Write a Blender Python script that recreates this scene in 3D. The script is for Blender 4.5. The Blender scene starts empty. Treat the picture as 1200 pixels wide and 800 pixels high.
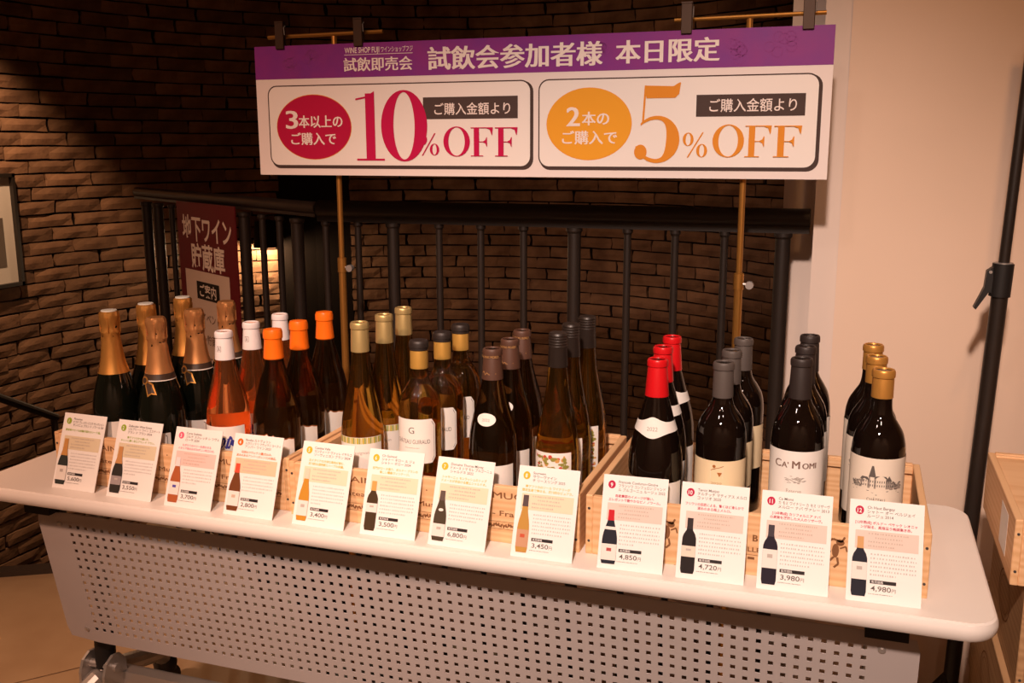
import bpy, bmesh, math, random
from mathutils import Matrix, Vector
random.seed(7)
PI = math.pi
scene = bpy.context.scene
COL = scene.collection

# ------------------------------------------------------------------ camera
F_PX = 1158.81
YAW, PITCH, ROLL = 0.3331, 0.1966, -0.0022
CAM = Vector((-0.3698, -1.389, 1.3367))
_r0 = Vector((math.cos(YAW), math.sin(YAW), 0))
_f0 = Vector((-math.sin(YAW), math.cos(YAW), 0))
FWD = _f0 * math.cos(PITCH) - Vector((0, 0, 1)) * math.sin(PITCH)
_up = _r0.cross(FWD)
RIGHT = _r0 * math.cos(ROLL) + _up * math.sin(ROLL)
UP = -_r0 * math.sin(ROLL) + _up * math.cos(ROLL)
cd = bpy.data.cameras.new('camera')
cd.sensor_fit = 'HORIZONTAL'; cd.sensor_width = 36.0; cd.lens = F_PX / 1200 * 36.0
cd.clip_start = 0.05
cam = bpy.data.objects.new('camera', cd); COL.objects.link(cam)
m = Matrix((RIGHT, UP, -FWD)).transposed().to_4x4(); m.translation = CAM
cam.matrix_world = m
scene.camera = cam

def project(p):                       # world point -> pixel of the 1200x800 frame
    d = Vector(p) - CAM; z = d.dot(FWD)
    return 600 + F_PX * d.dot(RIGHT) / z, 400 - F_PX * d.dot(UP) / z, z
def ray(px, py):
    return FWD + RIGHT * ((px - 600) / F_PX) + UP * ((400 - py) / F_PX)
def at_y(px, py, y):
    d = ray(px, py); return CAM + d * ((y - CAM.y) / d.y)
def at_z(px, py, z):
    d = ray(px, py); return CAM + d * ((z - CAM.z) / d.z)
def at_x(px, py, x):
    d = ray(px, py); return CAM + d * ((x - CAM.x) / d.x)

# ------------------------------------------------------------------ light
vs = scene.view_settings
vs.view_transform = 'Standard'; vs.look = 'None'; vs.exposure = 0.0; vs.gamma = 1.0
vs.use_curve_mapping = False
w = bpy.data.worlds.new('world'); scene.world = w; w.use_nodes = True
w.node_tree.nodes['Background'].inputs[0].default_value = (1.0, 0.50, 0.22, 1)
w.node_tree.nodes['Background'].inputs[1].default_value = 0.06

def spot(name, loc, target, power, angle, blend, color, radius=0.06):
    l = bpy.data.lights.new(name, 'SPOT'); l.energy = power; l.spot_size = math.radians(angle)
    l.spot_blend = blend; l.color = color; l.shadow_soft_size = radius
    o = bpy.data.objects.new(name, l); COL.objects.link(o); o.location = loc
    o.rotation_euler = (Vector(target) - Vector(loc)).to_track_quat('-Z', 'Y').to_euler()
    return o
WARM = (1.0, 0.73, 0.60); AMBERISH = (1.0, 0.56, 0.38)
spot('ceiling_or_fill_spot', (-0.42, -2.10, 2.62), (-0.66, 0.25, 0.80), 420, 46, 1.0, WARM, 0.075)
spot('ceiling_or_fill_spot', (-1.60, -1.90, 2.62), (-1.70, 0.30, 0.85), 225, 46, 1.0, AMBERISH, 0.075)
spot('ceiling_or_fill_spot', (-0.12, -0.95, 2.66), (0.30, 0.82, 2.0), 34, 80, 0.9, (1.0, 0.46, 0.16), 0.05)  # added orange spot, only to warm the upper right wall
spot('ceiling_or_fill_spot', (-0.95, -1.30, 2.62), (-0.95, 0.2, 0.8), 14, 80, 0.9, WARM, 0.06)  # added weak spot for extra glints on the bottles
spot('ceiling_or_fill_spot', (-0.15, -1.20, 2.62), (-0.3, 0.2, 0.8), 10, 80, 0.9, WARM, 0.06)  # another added spot, there just for bottle glints
spot('ceiling_or_fill_spot', (-2.75, -0.55, 2.62), (-2.55, 0.05, 0.0), 125, 46, 1.0, (1.0, 0.50, 0.27), 0.05)  # added spot that brightens the floor at the left
spot('ceiling_or_fill_spot', (-0.9, -2.2, 2.62), (-0.9, -3.5, 1.2), 60, 100, 0.9, (1.0, 0.66, 0.48), 0.06)  # added wash on the wall behind the camera, for reflections in the glass
spot('ceiling_or_fill_spot', (1.2, -2.2, 2.62), (1.4, -3.5, 1.2), 60, 100, 0.9, (1.0, 0.66, 0.48), 0.06)  # second added wash on that wall, likewise for the reflections
spot('picture_spot', (-3.02, 1.05, 2.15), (-3.55, 1.45, 0.95), 115, 66, 0.55, (1.0, 0.60, 0.34), 0.03)
spot('stair_spot', (-1.3, 1.9, 2.5), (-1.55, 3.3, 0.7), 18, 80, 0.9, (1.0, 0.60, 0.38), 0.05)

# ------------------------------------------------------------------ materials
MATS = {}
def mat(name, color, rough=0.5, metal=0.0, spec=0.5, trans=0.0, ior=1.45, coat=0.0, emit=None, bump=None, vary=None, wood=None):
    if name in MATS: return MATS[name]
    mt = bpy.data.materials.new(name); mt.use_nodes = True
    nt = mt.node_tree; b = nt.nodes['Principled BSDF']
    c4 = (*color, 1.0)
    b.inputs['Base Color'].default_value = c4
    b.inputs['Roughness'].default_value = rough
    b.inputs['Metallic'].default_value = metal
    b.inputs['Specular IOR Level'].default_value = spec
    b.inputs['Transmission Weight'].default_value = trans
    b.inputs['IOR'].default_value = ior
    b.inputs['Coat Weight'].default_value = coat
    b.inputs['Coat Roughness'].default_value = 0.05
    if emit:
        b.inputs['Emission Color'].default_value = (*emit[0], 1); b.inputs['Emission Strength'].default_value = emit[1]
    tc = nt.nodes.new('ShaderNodeTexCoord')
    if vary:                                   # (scale, other colour, detail, random per object)
        n = nt.nodes.new('ShaderNodeTexNoise'); n.inputs['Scale'].default_value = vary[0]; n.inputs['Detail'].default_value = vary[2]
        nt.links.new(tc.outputs['Object'], n.inputs['Vector'])
        mx = nt.nodes.new('ShaderNodeMix'); mx.data_type = 'RGBA'
        mx.inputs[6].default_value = c4; mx.inputs[7].default_value = (*vary[1], 1)
        rp = nt.nodes.new('ShaderNodeMapRange'); rp.inputs[1].default_value = 0.35; rp.inputs[2].default_value = 0.68
        nt.links.new(n.outputs['Fac'], rp.inputs[0]); nt.links.new(rp.outputs[0], mx.inputs[0])
        out = mx.outputs[2]
        if len(vary) > 3:
            oi = nt.nodes.new('ShaderNodeObjectInfo'); hs = nt.nodes.new('ShaderNodeHueSaturation')
            r2 = nt.nodes.new('ShaderNodeMapRange'); r2.inputs[3].default_value = 1 - vary[3]; r2.inputs[4].default_value = 1 + vary[3]
            nt.links.new(oi.outputs['Random'], r2.inputs[0]); nt.links.new(r2.outputs[0], hs.inputs['Value'])
            nt.links.new(out, hs.inputs['Color']); out = hs.outputs['Color']
        nt.links.new(out, b.inputs['Base Color'])
    if wood:                                   # (dark colour, stretch vector)
        mp = nt.nodes.new('ShaderNodeMapping'); mp.inputs['Scale'].default_value = wood[1]
        oi = nt.nodes.new('ShaderNodeObjectInfo')
        ad = nt.nodes.new('ShaderNodeVectorMath'); ad.operation = 'ADD'
        sc = nt.nodes.new('ShaderNodeVectorMath'); sc.operation = 'SCALE'; sc.inputs['Scale'].default_value = 31.0
        cb = nt.nodes.new('ShaderNodeCombineXYZ')
        for k in range(3): nt.links.new(oi.outputs['Random'], cb.inputs[k])
        nt.links.new(cb.outputs[0], sc.inputs[0])
        nt.links.new(tc.outputs['Object'], mp.inputs['Vector']); nt.links.new(mp.outputs[0], ad.inputs[0]); nt.links.new(sc.outputs[0], ad.inputs[1])
        wv = nt.nodes.new('ShaderNodeTexNoise'); wv.inputs['Scale'].default_value = 3.0; wv.inputs['Detail'].default_value = 4; wv.inputs['Distortion'].default_value = 1.2
        nt.links.new(ad.outputs[0], wv.inputs['Vector'])
        ws = nt.nodes.new('ShaderNodeTexWave'); ws.inputs['Scale'].default_value = 1.6; ws.inputs['Distortion'].default_value = 9; ws.inputs['Detail'].default_value = 2
        ws.bands_direction = 'Z'; nt.links.new(ad.outputs[0], ws.inputs['Vector'])
        av = nt.nodes.new('ShaderNodeMath'); av.operation = 'MULTIPLY'; nt.links.new(wv.outputs['Fac'], av.inputs[0]); nt.links.new(ws.outputs['Fac'], av.inputs[1])
        mx = nt.nodes.new('ShaderNodeMix'); mx.data_type = 'RGBA'; mx.inputs[6].default_value = c4; mx.inputs[7].default_value = (*wood[0], 1)
        nt.links.new(av.outputs[0], mx.inputs[0]); nt.links.new(mx.outputs[2], b.inputs['Base Color'])
    if bump:                                   # (scale, strength, distance)
        n = nt.nodes.new('ShaderNodeTexNoise'); n.inputs['Scale'].default_value = bump[0]; n.inputs['Detail'].default_value = 5
        nt.links.new(tc.outputs['Object'], n.inputs['Vector'])
        bp = nt.nodes.new('ShaderNodeBump'); bp.inputs['Strength'].default_value = bump[1]; bp.inputs['Distance'].default_value = bump[2]
        nt.links.new(n.outputs['Fac'], bp.inputs['Height']); nt.links.new(bp.outputs[0], b.inputs['Normal'])
    MATS[name] = mt
    return mt
def ink(r, g, b): return mat('ink_%02x%02x%02x' % (int(r * 255), int(g * 255), int(b * 255)), (r, g, b), 0.7, spec=0.2)

M_BRICK = mat('brick', (0.23, 0.125, 0.07), 0.85, spec=0.25, vary=(9, (0.12, 0.06, 0.034), 5, 0.28), bump=(30, 0.7, 0.006))
M_MORTAR = mat('mortar', (0.012, 0.008, 0.006), 0.95, spec=0.1)
M_WALL = mat('painted_wall', (0.79, 0.62, 0.50), 0.8, spec=0.2, bump=(350, 0.12, 0.001), vary=(2.0, (0.75, 0.585, 0.465), 3))
M_TRIM = mat('painted_trim', (0.72, 0.62, 0.56), 0.55, spec=0.3)
M_FLOOR = mat('vinyl_floor', (0.50, 0.36, 0.22), 0.45, spec=0.4, vary=(3.5, (0.42, 0.29, 0.17), 6))
M_DARK = mat('dark_void', (0.012, 0.008, 0.006), 0.8, spec=0.15)
M_BLACK = mat('black_metal', (0.020, 0.014, 0.011), 0.42, metal=0.0, spec=0.5, bump=(220, 0.2, 0.001))
M_BLACKP = mat('black_plastic', (0.012, 0.011, 0.011), 0.5)
M_WHITE = mat('white_laminate', (0.86, 0.80, 0.74), 0.38, spec=0.35)
M_EDGE = mat('white_edge_band', (0.84, 0.78, 0.73), 0.45, spec=0.3)
M_PANEL = mat('grey_steel_panel', (0.46, 0.41, 0.40), 0.55, metal=0.0, spec=0.35, bump=(900, 0.1, 0.0005))
M_STEEL = mat('bright_steel', (0.55, 0.52, 0.50), 0.35, metal=0.7)
M_BRASS = mat('brass', (0.50, 0.24, 0.055), 0.35, metal=0.75)
M_CLIP = mat('bronze_clip', (0.055, 0.028, 0.016), 0.45, metal=0.4)
WOODSTRETCH = (1.2, 14, 14)
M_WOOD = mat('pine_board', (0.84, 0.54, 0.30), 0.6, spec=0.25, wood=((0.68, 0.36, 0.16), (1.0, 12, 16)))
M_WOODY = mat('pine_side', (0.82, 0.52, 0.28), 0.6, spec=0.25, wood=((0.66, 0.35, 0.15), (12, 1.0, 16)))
M_WOODD = mat('dark_pine', (0.50, 0.30, 0.15), 0.6, spec=0.25, wood=((0.34, 0.18, 0.08), (12, 1.0, 16)))  # darker brown pine for the tall stacked crates
M_NAIL = mat('nail', (0.10, 0.09, 0.09), 0.5, metal=0.6)
M_PAPER = mat('card_paper', (0.88, 0.85, 0.82), 0.6, spec=0.25)
M_LABEL = mat('label_paper', (0.86, 0.82, 0.77), 0.6, spec=0.25)
M_CREAM = mat('cream_label_paper', (0.86, 0.70, 0.45), 0.6, spec=0.25)
M_BANNER = mat('banner_vinyl', (0.80, 0.72, 0.70), 0.42, spec=0.3)
M_PURPLE = mat('purple_print', (0.20, 0.03, 0.25), 0.42, spec=0.3, vary=(14, (0.25, 0.03, 0.23), 5))
M_STAMP = mat('stamp_ink', (0.24, 0.11, 0.05), 0.8, spec=0.1)
M_GOLDFOIL = mat('gold_foil', (0.72, 0.36, 0.09), 0.34, metal=0.7)
M_ROSEFOIL = mat('rose_gold_foil', (0.70, 0.34, 0.13), 0.36, metal=0.7)
M_G_BLACK = mat('black_glass', (0.006, 0.003, 0.002), 0.02, spec=0.6)
M_G_GREEN = mat('dark_green_glass', (0.004, 0.005, 0.003), 0.025, spec=0.6)
M_G_BROWN = mat('dark_brown_glass', (0.13, 0.062, 0.018), 0.02, spec=0.5, trans=0.97, ior=1.38)
M_G_AMBER = mat('amber_glass', (0.44, 0.235, 0.035), 0.02, spec=0.5, trans=0.98, ior=1.38)
M_G_OLIVE = mat('olive_glass', (0.36, 0.19, 0.035), 0.02, spec=0.5, trans=0.98, ior=1.38)
M_G_ROSE = mat('rose_glass', (1.0, 0.34, 0.10), 0.02, spec=0.5, trans=0.95, ior=1.38)

# ------------------------------------------------------------------ mesh helpers
class MB:
    def __init__(s): s.v = []; s.f = []; s.mi = []; s.cur = 0
    def face(s, idx): s.f.append(tuple(idx)); s.mi.append(s.cur)
    def box(s, x0, x1, y0, y1, z0, z1):
        n = len(s.v)
        s.v += [(x0,y0,z0),(x1,y0,z0),(x1,y1,z0),(x0,y1,z0),(x0,y0,z1),(x1,y0,z1),(x1,y1,z1),(x0,y1,z1)]
        for q in ((0,3,2,1),(4,5,6,7),(0,1,5,4),(1,2,6,5),(2,3,7,6),(3,0,4,7)): s.face([n + k for k in q])
        return s
    def tube(s, pts, r, seg=12, caps=True):
        pts = [Vector(p) for p in pts]; rings = []
        rr = r if isinstance(r, (list, tuple)) else [r] * len(pts)
        for i, p in enumerate(pts):
            t = (pts[min(i + 1, len(pts) - 1)] - pts[max(i - 1, 0)]).normalized()
            a = Vector((0, 0, 1)) if abs(t.z) < 0.9 else Vector((1, 0, 0))
            u = t.cross(a).normalized(); v = t.cross(u)
            n = len(s.v); rings.append(n)
            for k in range(seg):
                an = 2 * PI * k / seg; s.v.append(tuple(p + (u * math.cos(an) + v * math.sin(an)) * rr[i]))
        for i in range(len(rings) - 1):
            for k in range(seg):
                k2 = (k + 1) % seg; s.face((rings[i] + k, rings[i] + k2, rings[i + 1] + k2, rings[i + 1] + k))
        if caps:
            s.face([rings[0] + k for k in range(seg)]); s.face([rings[-1] + k for k in reversed(range(seg))])
        return s
    def lathe(s, prof, seg=32, cx=0, cy=0, jitter=None):
        rings = []
        for r, z in prof:
            n = len(s.v)
            if r < 1e-6: s.v.append((cx, cy, z)); rings.append((n, 1))
            else:
                for k in range(seg):
                    an = 2 * PI * k / seg; r2 = r + (jitter(an, z) if jitter else 0)
                    s.v.append((cx + r2 * math.sin(an), cy - r2 * math.cos(an), z))
                rings.append((n, seg))
        for (a, na), (b, nb) in zip(rings, rings[1:]):
            for k in range(seg):
                k2 = (k + 1) % seg
                if na == 1 and nb == 1: continue
                if na == 1: s.face((a, b + k2, b + k))
                elif nb == 1: s.face((a + k, a + k2, b))
                else: s.face((a + k, a + k2, b + k2, b + k))
        return s
    def prism(s, pts, y0, y1):                 # outline in x-z, extruded along y
        n = len(s.v); k = len(pts)
        s.v += [(x, y0, z) for x, z in pts] + [(x, y1, z) for x, z in pts]
        s.face([n + i for i in range(k)]); s.face([n + k + i for i in reversed(range(k))])
        for i in range(k): j = (i + 1) % k; s.face((n + i, n + k + i, n + k + j, n + j))
        return s
    def slab(s, pts, z0, z1):                  # outline in x-y, extruded along z
        n = len(s.v); k = len(pts)
        s.v += [(x, y, z0) for x, y in pts] + [(x, y, z1) for x, y in pts]
        s.face([n + i for i in reversed(range(k))]); s.face([n + k + i for i in range(k)])
        for i in range(k): j = (i + 1) % k; s.face((n + i, n + j, n + k + j, n + k + i))
        return s
    def mesh(s, name, mats, smooth=False, fix=True):
        me = bpy.data.meshes.new(name); me.from_pydata([tuple(v) for v in s.v], [], s.f)
        for mt in (mats if isinstance(mats, (list, tuple)) else [mats]): me.materials.append(mt)
        if any(s.mi): me.polygons.foreach_set('material_index', s.mi)
        if fix:
            bm = bmesh.new(); bm.from_mesh(me); bmesh.ops.recalc_face_normals(bm, faces=bm.faces); bm.to_mesh(me); bm.free()
        if smooth:
            me.polygons.foreach_set('use_smooth', [True] * len(me.polygons))
            me.set_sharp_from_angle(angle=math.radians(28))
        me.update()
        return me
    def build(s, name, mats, parent=None, smooth=False, fix=True):
        return link(name, s.mesh(name, mats, smooth, fix), parent)
def link(name, me, parent=None):
    o = bpy.data.objects.new(name, me); COL.objects.link(o)
    if parent is not None: o.parent = parent
    return o
def bevel_mesh(me, width, seg=2):
    bm = bmesh.new(); bm.from_mesh(me)
    bmesh.ops.bevel(bm, geom=[e for e in bm.edges if e.calc_face_angle(0) > 0.6], offset=width, segments=seg, affect='EDGES', profile=0.5)
    bm.to_mesh(me); bm.free(); me.update()
def empty(name, loc=(0, 0, 0), rot=(0, 0, 0)):
    o = bpy.data.objects.new(name, None); COL.objects.link(o); o.location = loc; o.rotation_euler = rot
    o.empty_display_size = 0.05
    return o
def tag(o, label=None, cat=None, group=None, kind=None):
    if label: o['label'] = label
    if cat: o['category'] = cat
    if group: o['group'] = group
    if kind: o['kind'] = kind
    return o
def copy_tree(o, parent=None):
    c = o.copy(); COL.objects.link(c); c.parent = parent
    for ch in [x for x in KIDS.get(o.name, [])]: copy_tree(ch, c)
    return c
KIDS = {}
def reg(root):                                # remember children (children property needs no depsgraph, but is O(n))
    for ch in root.children:
        KIDS.setdefault(root.name, []).append(ch); reg(ch)

# ------------------------------------------------------------------ flat print (lettering, badges, pictures)
_TX = {}
def glyphs(s, bold=0.0):
    k = (s, bold)
    if k in _TX: return _TX[k]
    c = bpy.data.curves.new('lettering', 'FONT'); c.body = s; c.resolution_u = 3; c.offset = bold
    o = bpy.data.objects.new('lettering', c); COL.objects.link(o); bpy.context.view_layer.update()
    me = bpy.data.meshes.new_from_object(o.evaluated_get(bpy.context.evaluated_depsgraph_get()))
    v = [(p.co.x, p.co.y) for p in me.vertices]; f = [tuple(p.vertices) for p in me.polygons]
    bpy.data.objects.remove(o); bpy.data.curves.remove(c); bpy.data.meshes.remove(me)
    _TX[k] = (v, f); return _TX[k]
class P2:
    """flat shapes in a sheet's own x-y; made into a mesh lying just in front of the sheet, or wrapped on a bottle"""
    def __init__(s): s.v = []; s.f = []; s.mi = []; s.cur = 0; s.lv = []; s.lev = 0
    def add(s, v, f):
        n = len(s.v); s.v += v; s.lv += [s.lev] * len(v)
        for q in f: s.f.append(tuple(n + k for k in q)); s.mi.append(s.cur)
        return s
    def poly(s, pts): return s.add(list(pts), [tuple(range(len(pts)))])
    def rect(s, x0, x1, y0, y1): return s.poly([(x0,y0),(x1,y0),(x1,y1),(x0,y1)])
    def ellipse(s, cx, cy, rx, ry, n=28):
        m = max(n // 2, 3); v = []
        for k in range(m + 1):
            a = PI * k / m; x = cx - rx * math.cos(a); dy = ry * math.sin(a) + 1e-7; v += [(x, cy - dy), (x, cy + dy)]
        return s.add(v, [(2*k, 2*k + 2, 2*k + 3, 2*k + 1) for k in range(m)])
    def ring(s, A, B):
        n = len(A); return s.add(list(A) + list(B), [(i, (i+1) % n, n + (i+1) % n, n + i) for i in range(n)])
    def stroke(s, pts, wd):
        for (x0, y0), (x1, y1) in zip(pts, pts[1:]):
            L = math.hypot(x1-x0, y1-y0) or 1; nx, ny = -(y1-y0)/L*wd/2, (x1-x0)/L*wd/2
            s.poly([(x0-nx,y0-ny),(x1-nx,y1-ny),(x1+nx,y1+ny),(x0+nx,y0+ny)])
        return s
    def text(s, t, x, y, h, align='L', bold=0.0, width=None, mincho=0.0, sx=1.0):
        """h = em size; width fixes the drawn width; mincho adds side-shifted copies that thicken upright strokes only"""
        v, f = glyphs(t, bold)
        if not v: return s
        x0 = min(p[0] for p in v); x1 = max(p[0] for p in v)
        kx = h * sx if width is None else width / (x1 - x0)
        W = (x1 - x0) * kx
        ox = x - x0 * kx - (W if align == 'R' else W / 2 if align == 'C' else 0)
        for lv, d in (((0, 0),) if not mincho else ((0, -mincho), (.5, 0), (1, mincho))):
            l0 = s.lev; s.lev = l0 + lv
            s.add([(ox + p[0] * kx + d * h, y + p[1] * h) for p in v], f)
            s.lev = l0
        return s
    def flat(s, name, mats, parent, off=0.0004):
        mb = MB(); mb.v = [(x, -off - l * 0.0002, y) for (x, y), l in zip(s.v, s.lv)]; mb.f = s.f; mb.mi = s.mi
        return mb.build(name, mats, parent, fix=False)
    def wrap(s, name, mats, parent, R, off=0.0006, a0=0.0):
        mb = MB()
        for (x, y), l in zip(s.v, s.lv):
            r = R(y) + off + l * 0.0002; a = a0 + x / max(R(y), 0.012)
            mb.v.append((r * math.sin(a), -r * math.cos(a), y))
        mb.f = s.f; mb.mi = s.mi
        return mb.build(name, mats, parent, fix=False)
def rrect(x0, x1, y0, y1, r, n=6):
    out = []
    for cx, cy, a in ((x1-r,y0+r,-PI/2),(x1-r,y1-r,0),(x0+r,y1-r,PI/2),(x0+r,y0+r,PI)):
        for k in range(n + 1): an = a + PI/2*k/n; out.append((cx + r*math.cos(an), cy + r*math.sin(an)))
    return out
def didone(p, ch, x, y, W, H):
    """high-contrast serif letters for the banner, drawn in the box x..x+W, y..y+H"""
    class Lift:                                # every stroke a hair above the last, so that overlaps stay clean
        def __getattr__(_, nm):
            p0.lev += 0.35
            return getattr(p0, nm)
    p0 = p; p = Lift()
    X = lambda a: x + a * W; Y = lambda b: y + b * H
    def el(cx, cy, rx, ry, n=40): return [(X(cx) + rx*W*math.cos(2*PI*k/n), Y(cy) + ry*H*math.sin(2*PI*k/n)) for k in range(n)]
    if ch == '1':
        p.rect(X(.36), X(.68), Y(.02), Y(.97)); p.rect(X(.02), X(1.0), Y(0), Y(.028))
        p.poly([(X(.02),Y(.90)),(X(.40),Y(.93)),(X(.68),Y(1.0)),(X(.68),Y(.94)),(X(.40),Y(.905)),(X(.02),Y(.875))])
    elif ch in 'O0': p.ring(el(.5, .5, .5, .52), el(.5, .5, .5 - (.27 if ch == '0' else .19), .49))
    elif ch == 'F':
        p.rect(X(.14), X(.38), Y(0), Y(1)); p.rect(X(0), X(.56), Y(0), Y(.03)); p.rect(X(0), X(1), Y(.97), Y(1))
        p.poly([(X(1),Y(1)),(X(.97),Y(.74)),(X(.94),Y(.74)),(X(.86),Y(.92)),(X(.70),Y(.97))])
        p.rect(X(.36), X(.74), Y(.49), Y(.515)); p.poly([(X(.74),Y(.66)),(X(.71),Y(.66)),(X(.66),Y(.56)),(X(.55),Y(.515)),(X(.55),Y(.49)),(X(.66),Y(.45)),(X(.71),Y(.34)),(X(.74),Y(.34))])
    elif ch == '%':
        for cx, cy in ((.22, .72), (.78, .26)): p.ring(el(cx, cy, .22, .27), el(cx, cy, .10, .245))
        p.poly([(X(.18),Y(-.02)),(X(.24),Y(-.02)),(X(.84),Y(1.0)),(X(.78),Y(1.0))])
    elif ch == '5':
        p.poly([(X(.20),Y(.97)),(X(.78),Y(.955)),(X(.90),Y(1.0)),(X(.93),Y(1.0)),(X(.90),Y(.86)),(X(.82),Y(.81)),(X(.24),Y(.81))])
        p.poly([(X(.20),Y(.97)),(X(.24),Y(.97)),(X(.20),Y(.50)),(X(.16),Y(.50))])
        o, i = [], []
        for k in range(33):
            a = math.radians(138 - 300 * k / 32)
            t = k / 32; th = .05 + .95 * math.sin(PI * min(1, t * 1.02)) ** 1.3
            ro = (.46, .30); o.append((X(.47 + ro[0]*math.cos(a)), Y(.29 + ro[1]*math.sin(a))))
            i.append((X(.47 + (ro[0]-.27*th)*math.cos(a)), Y(.29 + (ro[1]-.035-.03*th)*math.sin(a))))
        n = len(o); p.add(o + i, [(k, k+1, n+k+1, n+k) for k in range(n-1)])
        p.ellipse(X(.14), Y(.13), .13*W, .095*H)

# ================================================================== THE SETTING
# floor, stairwell, walls
FLOOR_Y = 0.86
mb = MB(); mb.slab([(-3.6,-3.6),(2.6,-3.6),(2.6,FLOOR_Y),(-1.62,FLOOR_Y),(-2.66,1.50),(-2.74,1.44),(-2.60,0.985),(-3.6,0.405)], -0.12, 0.0)
floor = tag(mb.build('floor', M_FLOOR), kind='structure')
fj = P2()
M_JOINT = mat('floor_joint', (0.16, 0.10, 0.055), 0.8)
for k in range(5):                               # seams between the floor sheets
    a = (-3.4 + 0.9 * k, -0.9); b = (-1.9 + 0.9 * k, 0.84)
    L = math.hypot(b[0]-a[0], b[1]-a[1]); nx, ny = -(b[1]-a[1])/L*0.002, (b[0]-a[0])/L*0.002
    if a[0] < 1.5: pass
    fb = MB(); fb.v = [(a[0]-nx,a[1]-ny,0.0008),(a[0]+nx,a[1]+ny,0.0008),(b[0]+nx,b[1]+ny,0.0008),(b[0]-nx,b[1]-ny,0.0008)]; fb.f = [(0,3,2,1)]; fb.mi = [0]
    if k < 3: fb.build('floor_seam', M_JOINT, floor, fix=False)
mb = MB().slab([(-3.53,.4465),(-2.61,.980),(-2.635,1.023),(-3.53,.504)], -0.2, 0.016)
tag(mb.build('trim_1', mat('dark_kerb', (0.05, 0.035, 0.025), 0.6)), kind='structure')
WCX, WCY, WR = -1.806, 1.576, 1.74
mb = MB(); mb.slab([(WCX + 1.9*math.cos(PI*k/18 - 0.3), WCY + 1.9*math.sin(PI*k/18*1.17 - 0.25)) for k in range(19)], -1.42, -1.36)
tag(mb.build('floor_stairwell', mat('dark_stair_floor', (0.10, 0.07, 0.05), 0.8)), kind='structure')
mb = MB().box(-3.6, 2.6, -3.6, 3.5, 2.72, 2.80)
tag(mb.build('ceiling', mat('ceiling_paint', (0.55, 0.45, 0.36), 0.9, spec=0.1)), kind='structure')

# curved brick wall: a dark backing with single bricks proud of it
def wall_pt(s, r_off=0.0):
    """s = metres along the wall from its left extreme; negative runs straight toward the viewer"""
    if s < 0: return (WCX - WR + r_off * 1.0, WCY + s, PI)
    a = PI - s / WR
    return (WCX + (WR - r_off) * math.cos(a), WCY + (WR - r_off) * math.sin(a), a)
S_END = WR * (PI - 0.12)
Z0W, Z1W = -1.36, 2.72
mb = MB(); ss = [-1.6, 0] + [S_END * k / 40 for k in range(1, 41)]
for sv in ss:
    x, y, _ = wall_pt(sv); xo, yo, _ = wall_pt(sv, -0.15)
    mb.v += [(x, y, Z0W), (x, y, Z1W), (xo, yo, Z1W), (xo, yo, Z0W)]
for i in range(len(ss) - 1):
    a = 4 * i; b = a + 4
    for k in range(4): mb.face((a + k, b + k, b + (k+1) % 4, a + (k+1) % 4))
mb.face((0,1,2,3)); e = 4 * (len(ss) - 1); mb.face((e, e+1, e+2, e+3))
wall = tag(mb.build('wall_back', M_MORTAR), kind='structure')
BL, BH, BT, COURSE, PITCHB = 0.203, 0.048, 0.020, 0.0550, 0.211
def brick_mesh(seed):
    rnd = random.Random(seed); nx, nz = 5, 3; b = MB()
    ids = {}
    for i in range(nx):
        for j in range(nz):
            x = -BL/2 + BL*i/(nx-1); z = -BH/2 + BH*j/(nz-1)
            edge = i in (0, nx-1) or j in (0, nz-1)
            x += rnd.uniform(-.004, .004) * (1 if edge else 2.5); z += rnd.uniform(-.0016, .0014)
            y = (-BT + .004 if edge else -BT) + rnd.uniform(-.0022, .0022)
            ids[i, j] = len(b.v); b.v.append((x, y, z))
    for i in range(nx-1):
        for j in range(nz-1): b.face((ids[i,j], ids[i+1,j], ids[i+1,j+1], ids[i,j+1]))
    loop = [ids[i,0] for i in range(nx)] + [ids[nx-1,j] for j in range(1, nz)] + [ids[i,nz-1] for i in range(nx-2,-1,-1)] + [ids[0,j] for j in range(nz-2,0,-1)]
    back = []
    for k in loop: x, y, z = b.v[k]; back.append(len(b.v)); b.v.append((x, 0.004, z))
    n = len(loop)
    for k in range(n): b.face((loop[k], back[k], back[(k+1) % n], loop[(k+1) % n]))
    return b
BV = [brick_mesh(s) for s in range(8)]
BMESH = [b.mesh('brick', M_BRICK, smooth=False) for b in BV]
DOOR_A = (2.3475, 2.1465); DOOR_TOP = 1.66      # dark doorway in the curved wall
SD0, SD1 = (PI - DOOR_A[0]) * WR, (PI - DOOR_A[1]) * WR
def hidden(px, py):
    if 318 < px < 968 and 48 < py < 200: return True
    if py > 545 and px > 75: return True
    if px > 150 and py > 470: return True
    if px > 960 or px < -20 or py > 700 or py < -15: return True
    return False
cand, rest = [], []
rb = random.Random(3)
nz = int((Z1W - Z0W) / COURSE)
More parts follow.
